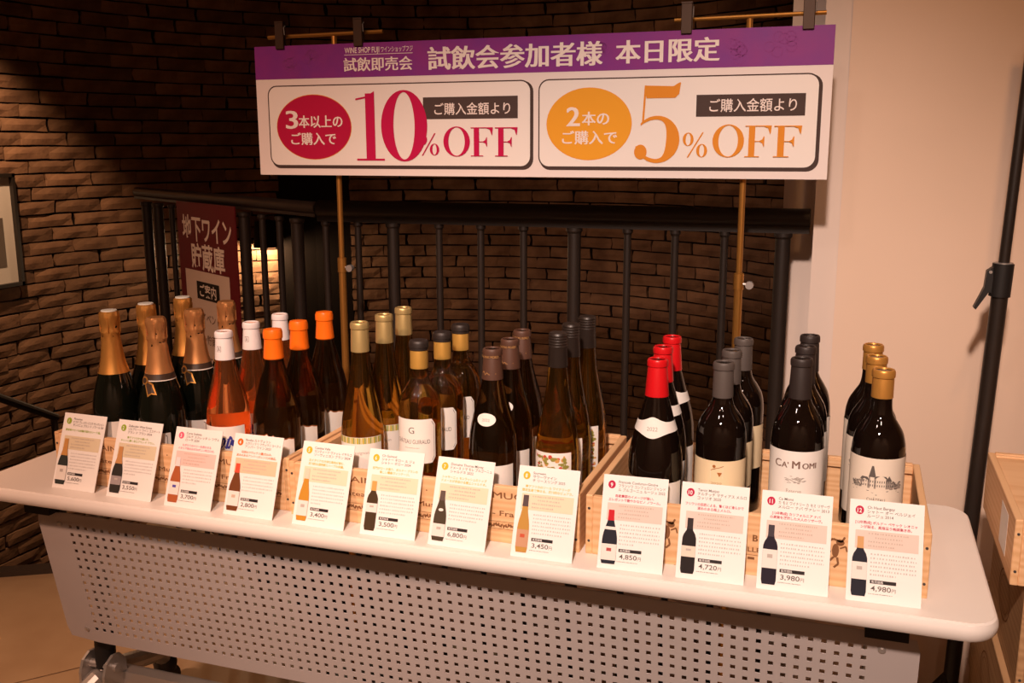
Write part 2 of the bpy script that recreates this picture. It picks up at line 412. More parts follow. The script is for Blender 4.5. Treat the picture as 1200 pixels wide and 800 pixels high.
for j in range(nz):
    z = Z0W + COURSE * (j + 0.5)
    s = -1.5 + (0.5 * PITCHB if j % 2 else 0) + rb.uniform(-.03, .03)
    while s < S_END - 0.1:
        vi = rb.randrange(8); tilt = rb.uniform(-.012, .012); dp = rb.uniform(-.004, .004)
        spans = [(s - BL/2, s + BL/2)]
        if z < DOOR_TOP: spans = [q for q in ((s - BL/2, min(s + BL/2, SD0)), (max(s - BL/2, SD1), s + BL/2)) if q[1] - q[0] > .025]
        for s0, s1 in spans:                            # bricks that meet the doorway are cut to its edge
            x, y, a = wall_pt((s0 + s1)/2)
            M = Matrix.Translation((x, y, z)) @ Matrix.Rotation(a - PI/2 if s > 0 else PI/2, 4, 'Z') @ Matrix.Rotation(tilt, 4, 'Y') @ Matrix.Translation((0, dp, 0)) @ Matrix.Diagonal(((s1 - s0)/BL, 1, 1, 1))
            px, py, dz = project((x, y, z))
            if dz > 0.5 and not hidden(px, py): cand.append((dz, vi, M))
            else: rest.append((vi, M))
        s += PITCHB + rb.uniform(-.006, .010)
cand.sort(key=lambda t: t[0])
for dz, vi, M in cand[:300]:
    o = link('brick', BMESH[vi], wall); o.matrix_world = M
mb = MB()
for vi, M in rest + [(c[1], c[2]) for c in cand[300:]]:
    n = len(mb.v); mb.v += [tuple(M @ Vector(v)) for v in BV[vi].v]; mb.f += [tuple(n + k for k in q) for q in BV[vi].f]
mb.mi = [0] * len(mb.f)
tag(mb.build('brick_courses', M_BRICK, wall), kind='stuff')
# doorway leaf, set flush on the backing between the brick ends
ax, bx = DOOR_A; mb = MB()
pa = [(WCX + (WR-.006)*math.cos(t), WCY + (WR-.006)*math.sin(t)) for t in (ax, (ax+bx)/2, bx)]
pb = [(WCX + (WR+.02)*math.cos(t), WCY + (WR+.02)*math.sin(t)) for t in (bx, (ax+bx)/2, ax)]
mb.slab(pa + pb, -1.35, DOOR_TOP - 0.01)
tag(mb.build('door_1', M_DARK), kind='structure')

# painted wall at the right: main face, a narrow strip a little behind, and a return further back
WY = 0.80
XC0, XC1 = at_y(986, 230, 0.80).x, at_y(955.5, 230, 0.812).x
mb = MB().box(XC0, 2.6, WY, WY + 0.3, 0, 2.72); tag(mb.build('wall_right', M_WALL), kind='structure')
mb = MB().box(XC1, XC0, WY + 0.012, WY + 0.3, -0.1, 2.72); tag(mb.build('trim_2', M_TRIM), kind='structure')
xr = at_y(918.5, 230, 0.99).x
mb = MB().box(xr, XC1 + 0.02, 0.99, 1.12, -1.36, 2.72); tag(mb.build('wall_return', M_TRIM), kind='structure')
mb = MB().box(2.45, 2.6, -3.6, WY, 0, 2.72); tag(mb.build('wall_side', M_WALL), kind='structure')
mb = MB().box(-3.6, 2.6, -3.7, -3.6, 0, 2.72); tag(mb.build('wall_front', M_WALL), kind='structure')

# ================================================================== RAILING ROUND THE STAIRWELL
RZ = 1.178
rail = tag(empty('stair_railing', (-1.0, 0.85, 0)), 'black metal stair railing with round balusters behind the table', 'railing')
def rel(root, pts): o = Vector(root.location); return [tuple(Vector(p) - o) for p in pts]
RA = Vector((-1.665, 0.85, 0)); RB = Vector((-2.735, 1.467, 0)); RU = (RB - RA).normalized(); RN = Vector((RU.y * -1, RU.x, 0))
if RN.dot(Vector((CAM.x, CAM.y, 0)) - RA) < 0: RN = -RN
def rp(s, z, off=0): p = RA + RU * s + RN * off; return (p.x, p.y, z)
def bar(mbx, a, b, hw, z0, z1):
    a = Vector(a); b = Vector(b); t = (b - a).normalized(); n = Vector((-t.y, t.x, 0)) * hw; k = len(mbx.v)
    for p in (a, b):
        for sg in (-1, 1):
            for z in (z0, z1): q = p + n * sg; mbx.v.append((q.x, q.y, z))
    for q in ((0,1,3,2),(4,6,7,5),(0,4,5,1),(2,3,7,6),(0,2,6,4),(1,5,7,3)): mbx.face([k + i for i in q])
O0 = Vector(rail.location)
for nm, a, b in (('handrail', (-0.462, 0.85, 0), tuple(RA)), ('handrail', tuple(RA), tuple(RB))):
    a = Vector(a) - O0; b = Vector(b) - O0
    mbx = MB(); mbx.tube([(a.x, a.y, RZ), (b.x, b.y, RZ)], 0.0215 if abs(a.y - b.y) < .01 else 0.0165, 16)
    mbx.build(nm, M_BLACK, rail, smooth=True)
    mbx = MB(); bar(mbx, (a.x, a.y, 0), (b.x, b.y, 0), 0.012, RZ - (0.032 if abs(a.y - b.y) < .01 else .022), RZ - 0.014); mbx.build('under_rail', M_BLACK, rail)
def post(x, y, r, z0=0.0):
    mbx = MB(); x -= O0.x; y -= O0.y
    mbx.lathe([(0, z0), (r, z0), (r, RZ - 0.045), (r + .0035, RZ - 0.040), (r + .0035, RZ - 0.032), (0, RZ - 0.03)], 14, x, y)
    mbx.build('post' if r > 0.012 else 'baluster', M_BLACK, rail, smooth=True)
for px, r in ((383,.0085),(420.5,.0085),(461.3,.0155),(515,.0085),(563.6,.0085),(613.6,.0085),(672.8,.0155),(735,.0085),(790.6,.0085),(848.3,.0085),(916.5,.0165)):
    post(at_y(px, 300, 0.85).x, 0.85, r)
for s_, r in ((1.160,.0165),(1.060,.0165),(0.945,.009),(0.83,.009),(0.72,.009),(0.62,.009),(0.52,.009),(0.424,.0165),(0.313,.009),(0.214,.009),(0.116,.0165)):
    p = rp(s_, 0); post(p[0], p[1], r)

# lower stair handrail at the far left
h = tag(empty('stair_handrail', (-3.3, 1.4, -1.36)), 'black descending stair handrail against brick wall, left of the table', 'handrail')
HO = Vector(h.location)
pa_, pb_ = at_x(-40, 452, -3.3), at_x(66, 489, -3.3)
MB().tube(rel(h, [pa_, pb_]), 0.016, 12).build('handrail', M_BLACK, h, smooth=True)
for t in (0.02, 0.97):
    p = pa_.lerp(pb_, t); MB().tube(rel(h, [(p.x, p.y, -1.36), (p.x, p.y, p.z)]), 0.013, 10).build('post', M_BLACK, h, smooth=True)

# cellar sign tied to the railing
sg = tag(empty('cellar_sign', rp(0.822, 0.585, 0.034), (0, 0, math.atan2(-RU.y, -RU.x))), 'maroon and cream cellar notice with white lettering hung on the railing', 'sign')
SW, SH = 0.408, 0.580
M_MAROON = mat('maroon_print', (0.115, 0.008, 0.012), 0.5, spec=0.3)
b = MB().box(0, SW, 0, 0.004, 0, SH); b.build('board', M_MAROON, sg)
p = P2(); p.rect(0.04, 0.352, -0.0 + 0.01, 0.372); p.flat('notice_panel', ink(0.62, 0.47, 0.36), sg)
p = P2(); p.text('地下ワイン', SW/2 + .005, 0.470, 0.084, 'C', 0.02, width=0.345); p.text('貯蔵庫', SW/2 + .005, 0.385, 0.084, 'C', 0.02, width=0.235); p.flat('title_lettering', ink(0.75, 0.62, 0.50), sg)
p = P2(); p.rect(0.120, 0.280, 0.285, 0.340); p.flat('heading_box', ink(0.02, 0.015, 0.01), sg, 0.0012)
p = P2(); p.text('ご案内', 0.20, 0.297, 0.042, 'C', 0.015); p.flat('heading_lettering', ink(0.75, 0.62, 0.5), sg, 0.0020)
p = P2()
for i, t in enumerate(('本日イベント開催', 'ワイン貯蔵庫', '中止して')): p.text(t, 0.075, 0.215 - i * 0.068, 0.034, 'L', 0.005)
p.flat('notice_lettering', ink(0.16, 0.09, 0.06), sg, 0.0012)

# framed picture on the left wall
pc = tag(empty('framed_picture', (-3.528, 1.20, 0.79)), 'framed picture in pale mat hung on the brick wall at left edge', 'picture')
pw, ph = 0.49, 0.44
for nm, a in (('frame', (0, pw, 0, 0.014)), ('frame', (0, pw, ph - 0.014, ph)), ('frame', (0, 0.014, 0, ph)), ('frame', (pw - 0.014, pw, 0, ph))):
    MB().box(-0.0, 0.03, a[0], a[1], a[2], a[3]).build(nm, mat('black_frame', (0.02, 0.015, 0.012), 0.4), pc)
MB().box(0.0, 0.012, 0.01, pw - 0.01, 0.01, ph - 0.01).build('mat_board', mat('mat_board', (0.62, 0.56, 0.50), 0.7), pc)
MB().box(0.012, 0.014, 0.07, pw - 0.065, 0.08, ph - 0.17).build('print', mat('print_dark', (0.12, 0.09, 0.07), 0.5), pc)

# stair wall lamp (dark shade, throws its light down onto the bricks)
lp = Vector((WCX + (WR - 0.10) * math.cos(2.40), WCY + (WR - 0.10) * math.sin(2.40), 0.86))
la = tag(empty('wall_lamp', lp), 'dark shaded wall lamp glowing on bricks beyond the cellar sign', 'lamp')
MB().lathe([(0.012, .13), (.05, .12), (.062, .0), (.058, .0), (.046, .112), (0.0, .12)], 20).build('lamp_shade', M_DARK, la, smooth=True)
ax_ = Vector((math.cos(2.40), math.sin(2.40), 0))
MB().tube([(0, 0, .118), tuple(ax_ * 0.092 + Vector((0, 0, .118)))], 0.010, 8).build('bracket', M_DARK, la, smooth=True)
MB().lathe([(0, .055), (.018, .045), (.022, .03), (.015, .014), (0, .01)], 12).build('bulb', mat('bulb', (1, .8, .55), 0.4, emit=((1, .62, .32), 8)), la, smooth=True)
l = bpy.data.lights.new('wall_lamp_light', 'POINT'); l.energy = 9; l.color = (1.0, 0.66, 0.38); l.shadow_soft_size = 0.02
o = bpy.data.objects.new('wall_lamp_light', l); COL.objects.link(o); o.location = lp + Vector((0, 0, -0.005))

# ================================================================== TABLE
TZ = 0.70
TX0, TX1, TY0, TY1 = -1.953, -0.152, -0.020, 0.457
table = tag(empty('folding_table', ((TX0 + TX1)/2, 0.22, 0)), 'long white-topped folding table with perforated grey front panel on casters', 'table')
TO = Vector(table.location)
out = [(x - TO.x, y - TO.y) for x, y in rrect(TX0 + .003, TX1 - .003, TY0 + .003, TY1 - .003, 0.04, 8)]
me = MB().slab(out, TZ - 0.024, TZ).mesh('tabletop', M_WHITE)
link('tabletop', me, table)
mb = MB(); N = 33                                       # rounded edge band swept round the top
loops = []
for d, z in ((0.0, TZ - 0.0005), (0.0035, TZ - 0.0025), (0.006, TZ - 0.008), (0.0065, TZ - 0.014), (0.005, TZ - 0.022), (0.001, TZ - 0.027), (-0.012, TZ - 0.028)):
    n = len(mb.v); o_ = rrect(TX0 + .003 - d, TX1 - .003 + d, TY0 + .003 - d, TY1 - .003 + d, max(0.04 + d, .02), 8)
    mb.v += [(x - TO.x, y - TO.y, z) for x, y in o_]; loops.append((n, len(o_)))
for (a, k), (b, _) in zip(loops, loops[1:]):
    for i in range(k): j = (i + 1) % k; mb.face((a + i, a + j, b + j, b + i))
mb.build('edge_band', M_EDGE, table, smooth=True, fix=False)
# perforated modesty panel, leaning back toward its foot
PYT, PYB, PZT, PZB = 0.045, 0.1025, 0.637, 0.336
PL = math.hypot(PYB - PYT, PZT - PZB)
PX0, PX1 = -1.858, -0.242
def panel_pt(x, d, t=0.0):                             # d = distance down the panel, t = behind its face
    k = d / PL; ny, nz_ = (PZT - PZB) / PL, (PYB - PYT) / PL
    return (x - TO.x, PYT + (PYB - PYT) * k + t * ny - TO.y, PZT - (PZT - PZB) * k + t * nz_)
pit, hs = 0.0190, 0.0078
ncol, nrow = 78, 14
hx0, hd0 = -1.7815, 0.030
mb = MB()
xs = [PX0] + [v for i in range(ncol) for v in (hx0 + pit*i - hs/2, hx0 + pit*i + hs/2)] + [PX1]
ds = [0.0] + [v for j in range(nrow) for v in (hd0 + 0.0187*j - hs/2, hd0 + 0.0187*j + hs/2)] + [PL]
nxs, nds = len(xs), len(ds)
CR = 0.018
for t in (0.0, 0.0015):
    for d in ds:
        for x in xs: mb.v.append(panel_pt(x, d, t))
def vid(i, j, s_): return s_ * nxs * nds + j * nxs + i
for j in range(nds - 1):
    for i in range(nxs - 1):
        hole = i % 2 == 1 and j % 2 == 1
        if hole:
            q = ((i,j),(i+1,j),(i+1,j+1),(i,j+1))
            for k in range(4): a = q[k]; b = q[(k+1) % 4]; mb.face((vid(*a,0), vid(*b,0), vid(*b,1), vid(*a,1)))
        else:
            mb.face((vid(i,j,0), vid(i+1,j,0), vid(i+1,j+1,0), vid(i,j+1,0))); mb.face((vid(i,j,1), vid(i,j+1,1), vid(i+1,j+1,1), vid(i+1,j,1)))
# round the four outer corners
for s_ in (0, 1):
    for ii, jj, sx_, sd in ((0,0,1,1),(nxs-1,0,-1,1),(0,nds-1,1,-1),(nxs-1,nds-1,-1,-1)):
        x = xs[ii] + sx_ * CR * 0.32; d = ds[jj] + sd * CR * 0.32
        mb.v[vid(ii, jj, s_)] = panel_pt(x, d, 0.0015 * s_)
panel = mb.build('modesty_panel', M_PANEL, table, fix=False)
for x, d in ((-1.806, 0.027), (-0.294, 0.030), (-1.806, PL - 0.030), (-0.294, PL - 0.030)):
    s_ = MB().lathe([(0, .0), (.0055, .0), (.0055, .0012), (.0035, .0026), (0, .0022)], 14).build('screw', M_STEEL, panel, smooth=True)
    q = panel_pt(x, d, -0.0002); s_.location = q; s_.rotation_euler = (PI/2 + math.atan2(PYB - PYT, PZT - PZB), 0, 0)
# apron beam, panel hangers
MB().box(TX0 + .10 - TO.x, TX1 - .14 - TO.x, .085 - TO.y, .125 - TO.y, TZ - .068, TZ - .0275).build('beam', mat('brown_grey_beam', (0.16, 0.12, 0.105), 0.5), table)
MB().box(TX0 + .10 - TO.x, TX1 - .14 - TO.x, .33 - TO.y, .37 - TO.y, TZ - .068, TZ - .0275).build('beam', MATS['brown_grey_beam'], table)
for x in (-1.84, -0.29):
    MB().box(x - .03 - TO.x, x + .03 - TO.x, .03 - TO.y, .10 - TO.y, TZ - .066, TZ - .0275).build('hanger', M_BLACKP, table)
# legs with casters: an upright on a pivot bracket, feet splaying to the four corners
for x, sg_ in ((-1.815, -1), (-0.300, 1)):
    lx = x - TO.x; q = lambda dx, y, z: (lx + sg_*dx, y - TO.y, z)
    leg = MB().tube([q(0, .150, .25), q(0, .155, TZ - .028)], 0.017, 14).build('leg', M_STEEL, table, smooth=True)
    MB().tube([q(0, .148, .255), q(0, .152, .345)], 0.021, 14).build('sleeve', M_BLACKP, leg, smooth=True)
    ft = MB(); ft.tube([q(.100, -.035, .095), q(.085, .0, .125), q(.010, .130, .232), q(.006, .190, .232), q(.088, .415, .130), q(.100, .445, .100)], .021, 12); ft.build('foot', M_STEEL, table, smooth=True)
    for dx in (-.030, .030):
        br = MB(); pts = [(.105,.215), (.105,.255), (.115,.279), (.135,.290), (.155,.287), (.170,.268), (.175,.215)]; k = len(pts)
        br.v = [(lx + dx - .003, y - TO.y, z) for y, z in pts] + [(lx + dx + .003, y - TO.y, z) for y, z in pts]
        br.face(range(k - 1, -1, -1)); br.face(range(k, 2*k))
        for i_ in range(k): j_ = (i_ + 1) % k; br.face((i_, j_, k + j_, k + i_))
        br.build('bracket', M_STEEL, leg)
    MB().tube([(lx - .040, .138 - TO.y, .262), (lx + .040, .138 - TO.y, .262)], 0.009, 12).build('pivot_bolt', M_STEEL, leg, smooth=True)
    for y in (-.030, .450):
        cx_ = lx + sg_*.100
        c = MB().tube([(cx_ - .014, y - TO.y, .038), (cx_ + .014, y - TO.y, .038)], 0.038, 20).build('caster', M_BLACKP, table, smooth=True)
        MB().lathe([(0, .112), (.014, .112), (.024, .104), (.029, .085), (.026, .066), (0, .066)], 16, cx_, y - TO.y).build('caster_fork', M_BLACKP, c, smooth=True)
        MB().box(cx_ - .012, cx_ + .012, y - .058 - TO.y, y - .02 - TO.y, .062, .070).build('brake_pedal', M_BLACKP, c)
MB().box(-1.81 - TO.x, -0.305 - TO.x, .16 - TO.y, .19 - TO.y, .212, .240).build('stretcher', M_STEEL, table)

# ================================================================== WINE CRATES ON THE TABLE
def crate(x0, x1, y0, y1, h, label, stamp, z0=TZ, dark=False, name='wine_crate', group='wine crates on the table', rotz=0.0, lidgroove=True):
    root = tag(empty(name, ((x0+x1)/2, (y0+y1)/2, z0), (0, 0, rotz)), label, 'crate', group)
    W, D = (x1-x0)/2, (y1-y0)/2; t = 0.011
    mx = M_WOODD if dark else M_WOOD; my = M_WOODD if dark else M_WOODY
    def bd(nm, mt, *a):
        me = MB().box(*a).mesh(nm, mt); bevel_mesh(me, 0.0012, 1); return link(nm, me, root)
    bd('bottom_board', mx, -W + t, W - t, -D + t, D - t, 0.0, 0.008)
    front = bd('front_board', mx, -W + t, W - t, -D, -D + t, 0, h)
    bd('back_board', mx, -W + t, W - t, D - t, D, 0, h + 0.004)
    for s_ in (-1, 1):
        sd = bd('side_board', my, s_*W - (t if s_ > 0 else 0), s_*W + (t if s_ < 0 else 0), -D, D, 0, h + 0.002)
        for zz in (0.022, h - 0.02):
            nl = MB().tube([(s_*(W - t*.5), -D - .0006, zz), (s_*(W - t*.5), -D + .002, zz)], 0.0022, 8).build('nail', M_NAIL, sd)
    bd('lid_rail', mx, -W + t, W - t, D - t - .006, D - t, h - 0.012, h + 0.002)
    if stamp:
        for part, nm_ in ((1, 'stamp'), (2, 'lion_stamp'), (3, 'lion_stamp')):
            if stamp is not stamp_lion and part > 1: break
            p = P2(); stamp(p, part) if stamp is stamp_lion else stamp(p); q = p.flat(nm_, M_STAMP, front, 0.0); q.location = (0, -D - 0.0005, 0)
    return root
def stamper(cx, yf, words, bands, dots):
    """words stand where the photograph shows them on the board: (text, left px, right px, baseline px, em size)"""
    X = lambda px, py: at_y(px, py, yf).x - cx
    Z = lambda px, py: at_y(px, py, yf).z - TZ
    def f(p):
        for t, a, b, py, em in words: p.text(t, X(a, py), Z((a + b)/2, py), em, 'L', 0.0, width=X(b, py) - X(a, py), mincho=.02)
        for a, b, pya, pyb, top, bot in bands:
            z = lambda px, dz: Z(px, pya + (pyb - pya)*(px - a)/(b - a)) + dz
            xa, xb = X(a, pya), X(b, pyb); zm = (z(a, 0) + z(b, 0))/2
            p.rect(xa, xb, zm + top, zm + top + .0006); p.rect(xa, xb, zm + bot, zm + bot + .0006)
            for k in range(int((xb - xa)/.0042)):
                x = xa + .002 + .0042*k; p.ellipse(x, zm + (top + bot)/2 + .0016*math.sin(k*1.3), .0015, (top - bot)*.28, 6)
                p.ellipse(x + .002, zm + (top + bot)/2 - .0018*math.cos(k*2.1), .0011, (top - bot)*.16, 6)
        for px, py in dots: p.ellipse(X(px, py), Z(px, py), .0013, .0013, 8)
    return f
def stamp_lion(p, part):
    cx0, yf = -.4915, .043
    X = lambda px, py: at_y(px, py, yf).x - cx0
    Z = lambda px, py: at_y(px, py, yf).z - TZ
    if part == 1: p.text('B', X(885, 634), Z(885, 634), .0145, 'C', .006, mincho=.03); p.text('ILLE', X(873.5, 646), Z(880, 646), .0105, 'L', .002, width=.022, mincho=.03)
    if part == 1: p.rect(X(868, 650), X(892, 650), Z(880, 650), Z(880, 650) + .0006); p.rect(X(876, 653), X(884, 653), Z(880, 655), Z(880, 652))
    for px, py in ([], [], [(980.5, 648)], [(783, 626)])[part]:
        cx, dz = X(px, py), Z(px, py) - .048
        p.stroke([(cx-.016,.062+dz),(cx-.006,.070+dz),(cx+.006,.066+dz),(cx+.010,.074+dz)], .0028); p.ellipse(cx+.004, .065+dz, .006, .005, 10)
        p.ellipse(cx-.002, .052+dz, .005, .011, 10); p.stroke([(cx-.004,.042+dz),(cx-.009,.036+dz),(cx-.015,.037+dz)], .003); p.stroke([(cx+.001,.042+dz),(cx+.003,.032+dz),(cx-.003,.026+dz)], .003)
        p.stroke([(cx+.004,.056+dz),(cx+.012,.060+dz),(cx+.014,.052+dz)], .0022); p.stroke([(cx-.008,.050+dz),(cx-.015,.048+dz),(cx-.018,.056+dz)], .0022)
CR_Y0, CR_Y1, CR_H = 0.046, 0.376, 0.096
crate(-1.800, -1.283, CR_Y0 + .006, CR_Y1, CR_H, 'pine wine crate at the dark left end of the table, holding champagne and rose bottles',
      stamper(-1.5415, CR_Y0 + .006, [('DOMAINE', 93, 143, 527, .014), ('MUGNIER', 256, 309, 546, .0145), ('Château', 106, 141, 542, .0115), ('Musigny', 187, 222, 553, .012), ('- France', 253, 290, 562, .012)],
              [(95, 330, 547, 577, .0035, -.008)], [(196, 533)]))
crate(-1.276, -0.752, CR_Y0 - .006, CR_Y1, CR_H, 'pine wine crate in the middle of the table, holding white wine bottles',
      stamper(-1.014, CR_Y0 - .006, [('DOMAINE', 374, 447, 564, .0145), ('MUGNIER', 577.5, 652, 587, .015), ('Château', 392, 434, 580, .0115), ('Musigny', 489, 531, 594, .012), ('- France', 577, 622, 605.5, .0125)],
              [(360, 660, 585, 622, .0035, -.009)], [(500, 574)]))
crate(-0.743, -0.240, CR_Y0 - .003, CR_Y1 - .006, CR_H, 'pine wine crate at the bright right end of the table, holding red wine bottles', stamp_lion)

# ================================================================== BOTTLES
BZ = TZ + 0.008
def interp(prof):
    pts = sorted([(z, r) for r, z in prof if r > 0.005])
    def R(z):
        if z <= pts[0][0]: return pts[0][1]
        for (z0, r0), (z1, r1) in zip(pts, pts[1:]):
            if z0 <= z <= z1: return r0 + (r1 - r0) * (z - z0) / max(z1 - z0, 1e-6)
        return pts[-1][1]
    return R
def smooth_prof(ctrl, n=5):
    """Catmull-Rom through (r, z) control points"""
    out = []
    for i in range(len(ctrl) - 1):
        p0 = ctrl[max(i-1, 0)]; p1 = ctrl[i]; p2 = ctrl[i+1]; p3 = ctrl[min(i+2, len(ctrl)-1)]
        for k in range(n):
            t = k / n
            f = lambda a, b, c, d: 0.5 * ((2*b) + (-a + c)*t + (2*a - 5*b + 4*c - d)*t*t + (-a + 3*b - 3*c + d)*t**3)
            out.append((f(p0[0],p1[0],p2[0],p3[0]), f(p0[1],p1[1],p2[1],p3[1])))
    out.append(ctrl[-1]); return out
def bottle_profile(kind, h, r):
    if kind == 'bordeaux':
        s = h - 0.303
        sh = [(r, .172 + s*.6), (r, .182 + s*.6), (r*.965, .197 + s*.6), (r*.86, .211 + s*.8), (r*.68, .223 + s*.9), (r*.49, .234 + s), (.0155, .245 + s), (.0146, .257 + s)]
    elif kind == 'burgundy':
        sh = [(r, .105), (r, .130), (r*.95, .155), (r*.83, .180), (r*.68, .202), (r*.54, .224), (.0175, .245), (.0155, .262)]
    elif kind == 'flute':
        sh = [(r, .105), (r, .128), (r*.95, .155), (r*.82, .185), (r*.66, .212), (r*.52, .240), (.0165, .265), (.0150, .285)]
    else:
        sh = [(r, .110), (r, .128), (r*.95, .152), (r*.82, .178), (r*.66, .200), (r*.51, .225), (.0185, .250), (.0162, .272), (.0160, .285)]
    return [(0, .006), (r*.55, .004), (r*.86, .0), (r*.97, .003), (r, .010)] + smooth_prof(sh) + [(.0145 if kind != 'champagne' else .0158, h - .002), (0, h - .002)]
def label_sheet(root, R, name, mt, half, z0, z1, a0=0.0, top=None, bot=None, n=20, off=0.0005):
    mb = MB()
    nzv = 7
    for i in range(n + 1):
        u = -1 + 2*i/n; a = a0 + u * half
        t = z1 + (top(u) if top else 0); bt = z0 + (bot(u) if bot else 0)
        for j in range(nzv):
            z = bt + (t - bt) * j / (nzv - 1); r = R(z) + off
            mb.v.append((r * math.sin(a), -r * math.cos(a), z))
    for i in range(n):
        for j in range(nzv - 1):
            a = i*nzv + j; b = a + nzv; mb.face((a, b, b + 1, a + 1))
    return mb.build(name, mt, root, smooth=True, fix=False)
def capsule(root, R, h, z0, mt, style='plain', mt2=None):
    rr = R(z0) + .0009
    if style == 'screw':
        pf = [(R(z0)+.0006, z0), (rr, z0 + .001), (.0152, h - .024)]
        for k in range(4): zz = h - .022 + k*.0045; pf += [(.0158, zz), (.0150, zz + .0012), (.0150, zz + .003), (.0158, zz + .004)]
        pf += [(.0152, h - .002), (.0135, h), (.0, h - .0006)]
    elif style == 'wax':
        pf = [(R(z0)+.0006, z0), (rr + .0012, z0 + .002), (.0160, h - .019), (.0162, h - .0165), (.0176, h - .0150), (.0176, h - .005), (.0158, h + .0005), (.008, h + .002), (0, h + .002)]
    else:
        pf = [(R(z0)+.0004, z0), (rr, z0 + .0006), (.0153, h - .0145), (.0149, h - .0130), (.0149, h - .0120), (.0164, h - .0112), (.0166, h - .0045), (.0160, h - .0022), (.0158, h - .0016), (.0146, h - .0002), (.0132, h), (.0124, h - .0006), (.0118, h - .0026), (.006, h - .0030), (.0, h - .0026)]
    cp = MB().lathe(pf, 28).build('capsule', mt, root, smooth=True)
    if mt2:
        MB().lathe([(.0154, h - .0165), (.0162, h - .0160), (.0162, h - .0125), (.0157, h - .0120), (.0172, h - .0110), (.0172, h - .0045), (.0165, h - .0018), (.0150, h + .0004), (.0130, h + .0006), (.0122, h + .0001), (0, h + .0002)], 28).build('cap_band', mt2, cp, smooth=True)
    return cp
def foil(root, R, h, z0, mt, z_slant=0.0, top_mt=None, seed=1):
    rnd = random.Random(seed); ph = [rnd.uniform(0, 6.28) for _ in range(6)]
    def jit(a, z):
        k = max(0, min(1, (z - (h - .075)) / .03)); return k * (.0006*math.sin(5*a + ph[0] + z*160) + .0005*math.sin(9*a + ph[1] - z*220) + .0004*math.sin(3*a + z*420 + ph[2]))
    zs = [z0 + (h - .052 - z0) * k / 8 for k in range(9)]
    pf = [(R(z) + .0008, z) for z in zs] + [(.0168, h - .046), (.0182, h - .040), (.0176, h - .036), (.0166, h - .030), (.0172, h - .022), (.0184, h - .014), (.0186, h - .008), (.0176, h - .003), (.0150, h), (0, h + .0004)]
    mb = MB().lathe(pf, 32, jitter=jit)
    if z_slant:
        mb.v = [(x, y, z + (z_slant * math.sin(math.atan2(x, -y)) * max(0, 1 - (z - z0)/.04) if z < z0 + .04 else 0)) for x, y, z in mb.v]
    fo = mb.build('foil', mt, root, smooth=True)
    for k in range(4):                                   # ridges of the wire cage under the foil
        a = k*PI/2 + .5; fo2 = MB().tube([((R(h-.04)+.0021)*math.sin(a), -(R(h-.04)+.0021)*math.cos(a), h - .040), (.0182*math.sin(a), -.0182*math.cos(a), h - .010)], .0012, 6)
        fo2.build('cage_wire', mt, fo, smooth=True)
    if top_mt: MB().lathe([(.0148, h + .0002), (.0144, h + .0022), (0, h + .0026)], 20).build('crown_plate', top_mt, fo, smooth=True)
    return fo
def dashes(p, x0, x1, y, hh, rnd, gap=0.55):
    x = x0
    while x < x1: 
        wd = hh * rnd.uniform(.5, .95); p.rect(x, min(x + wd, x1), y, y + hh * rnd.uniform(.75, 1)); x += wd + hh * gap * rnd.uniform(.6, 1.8)

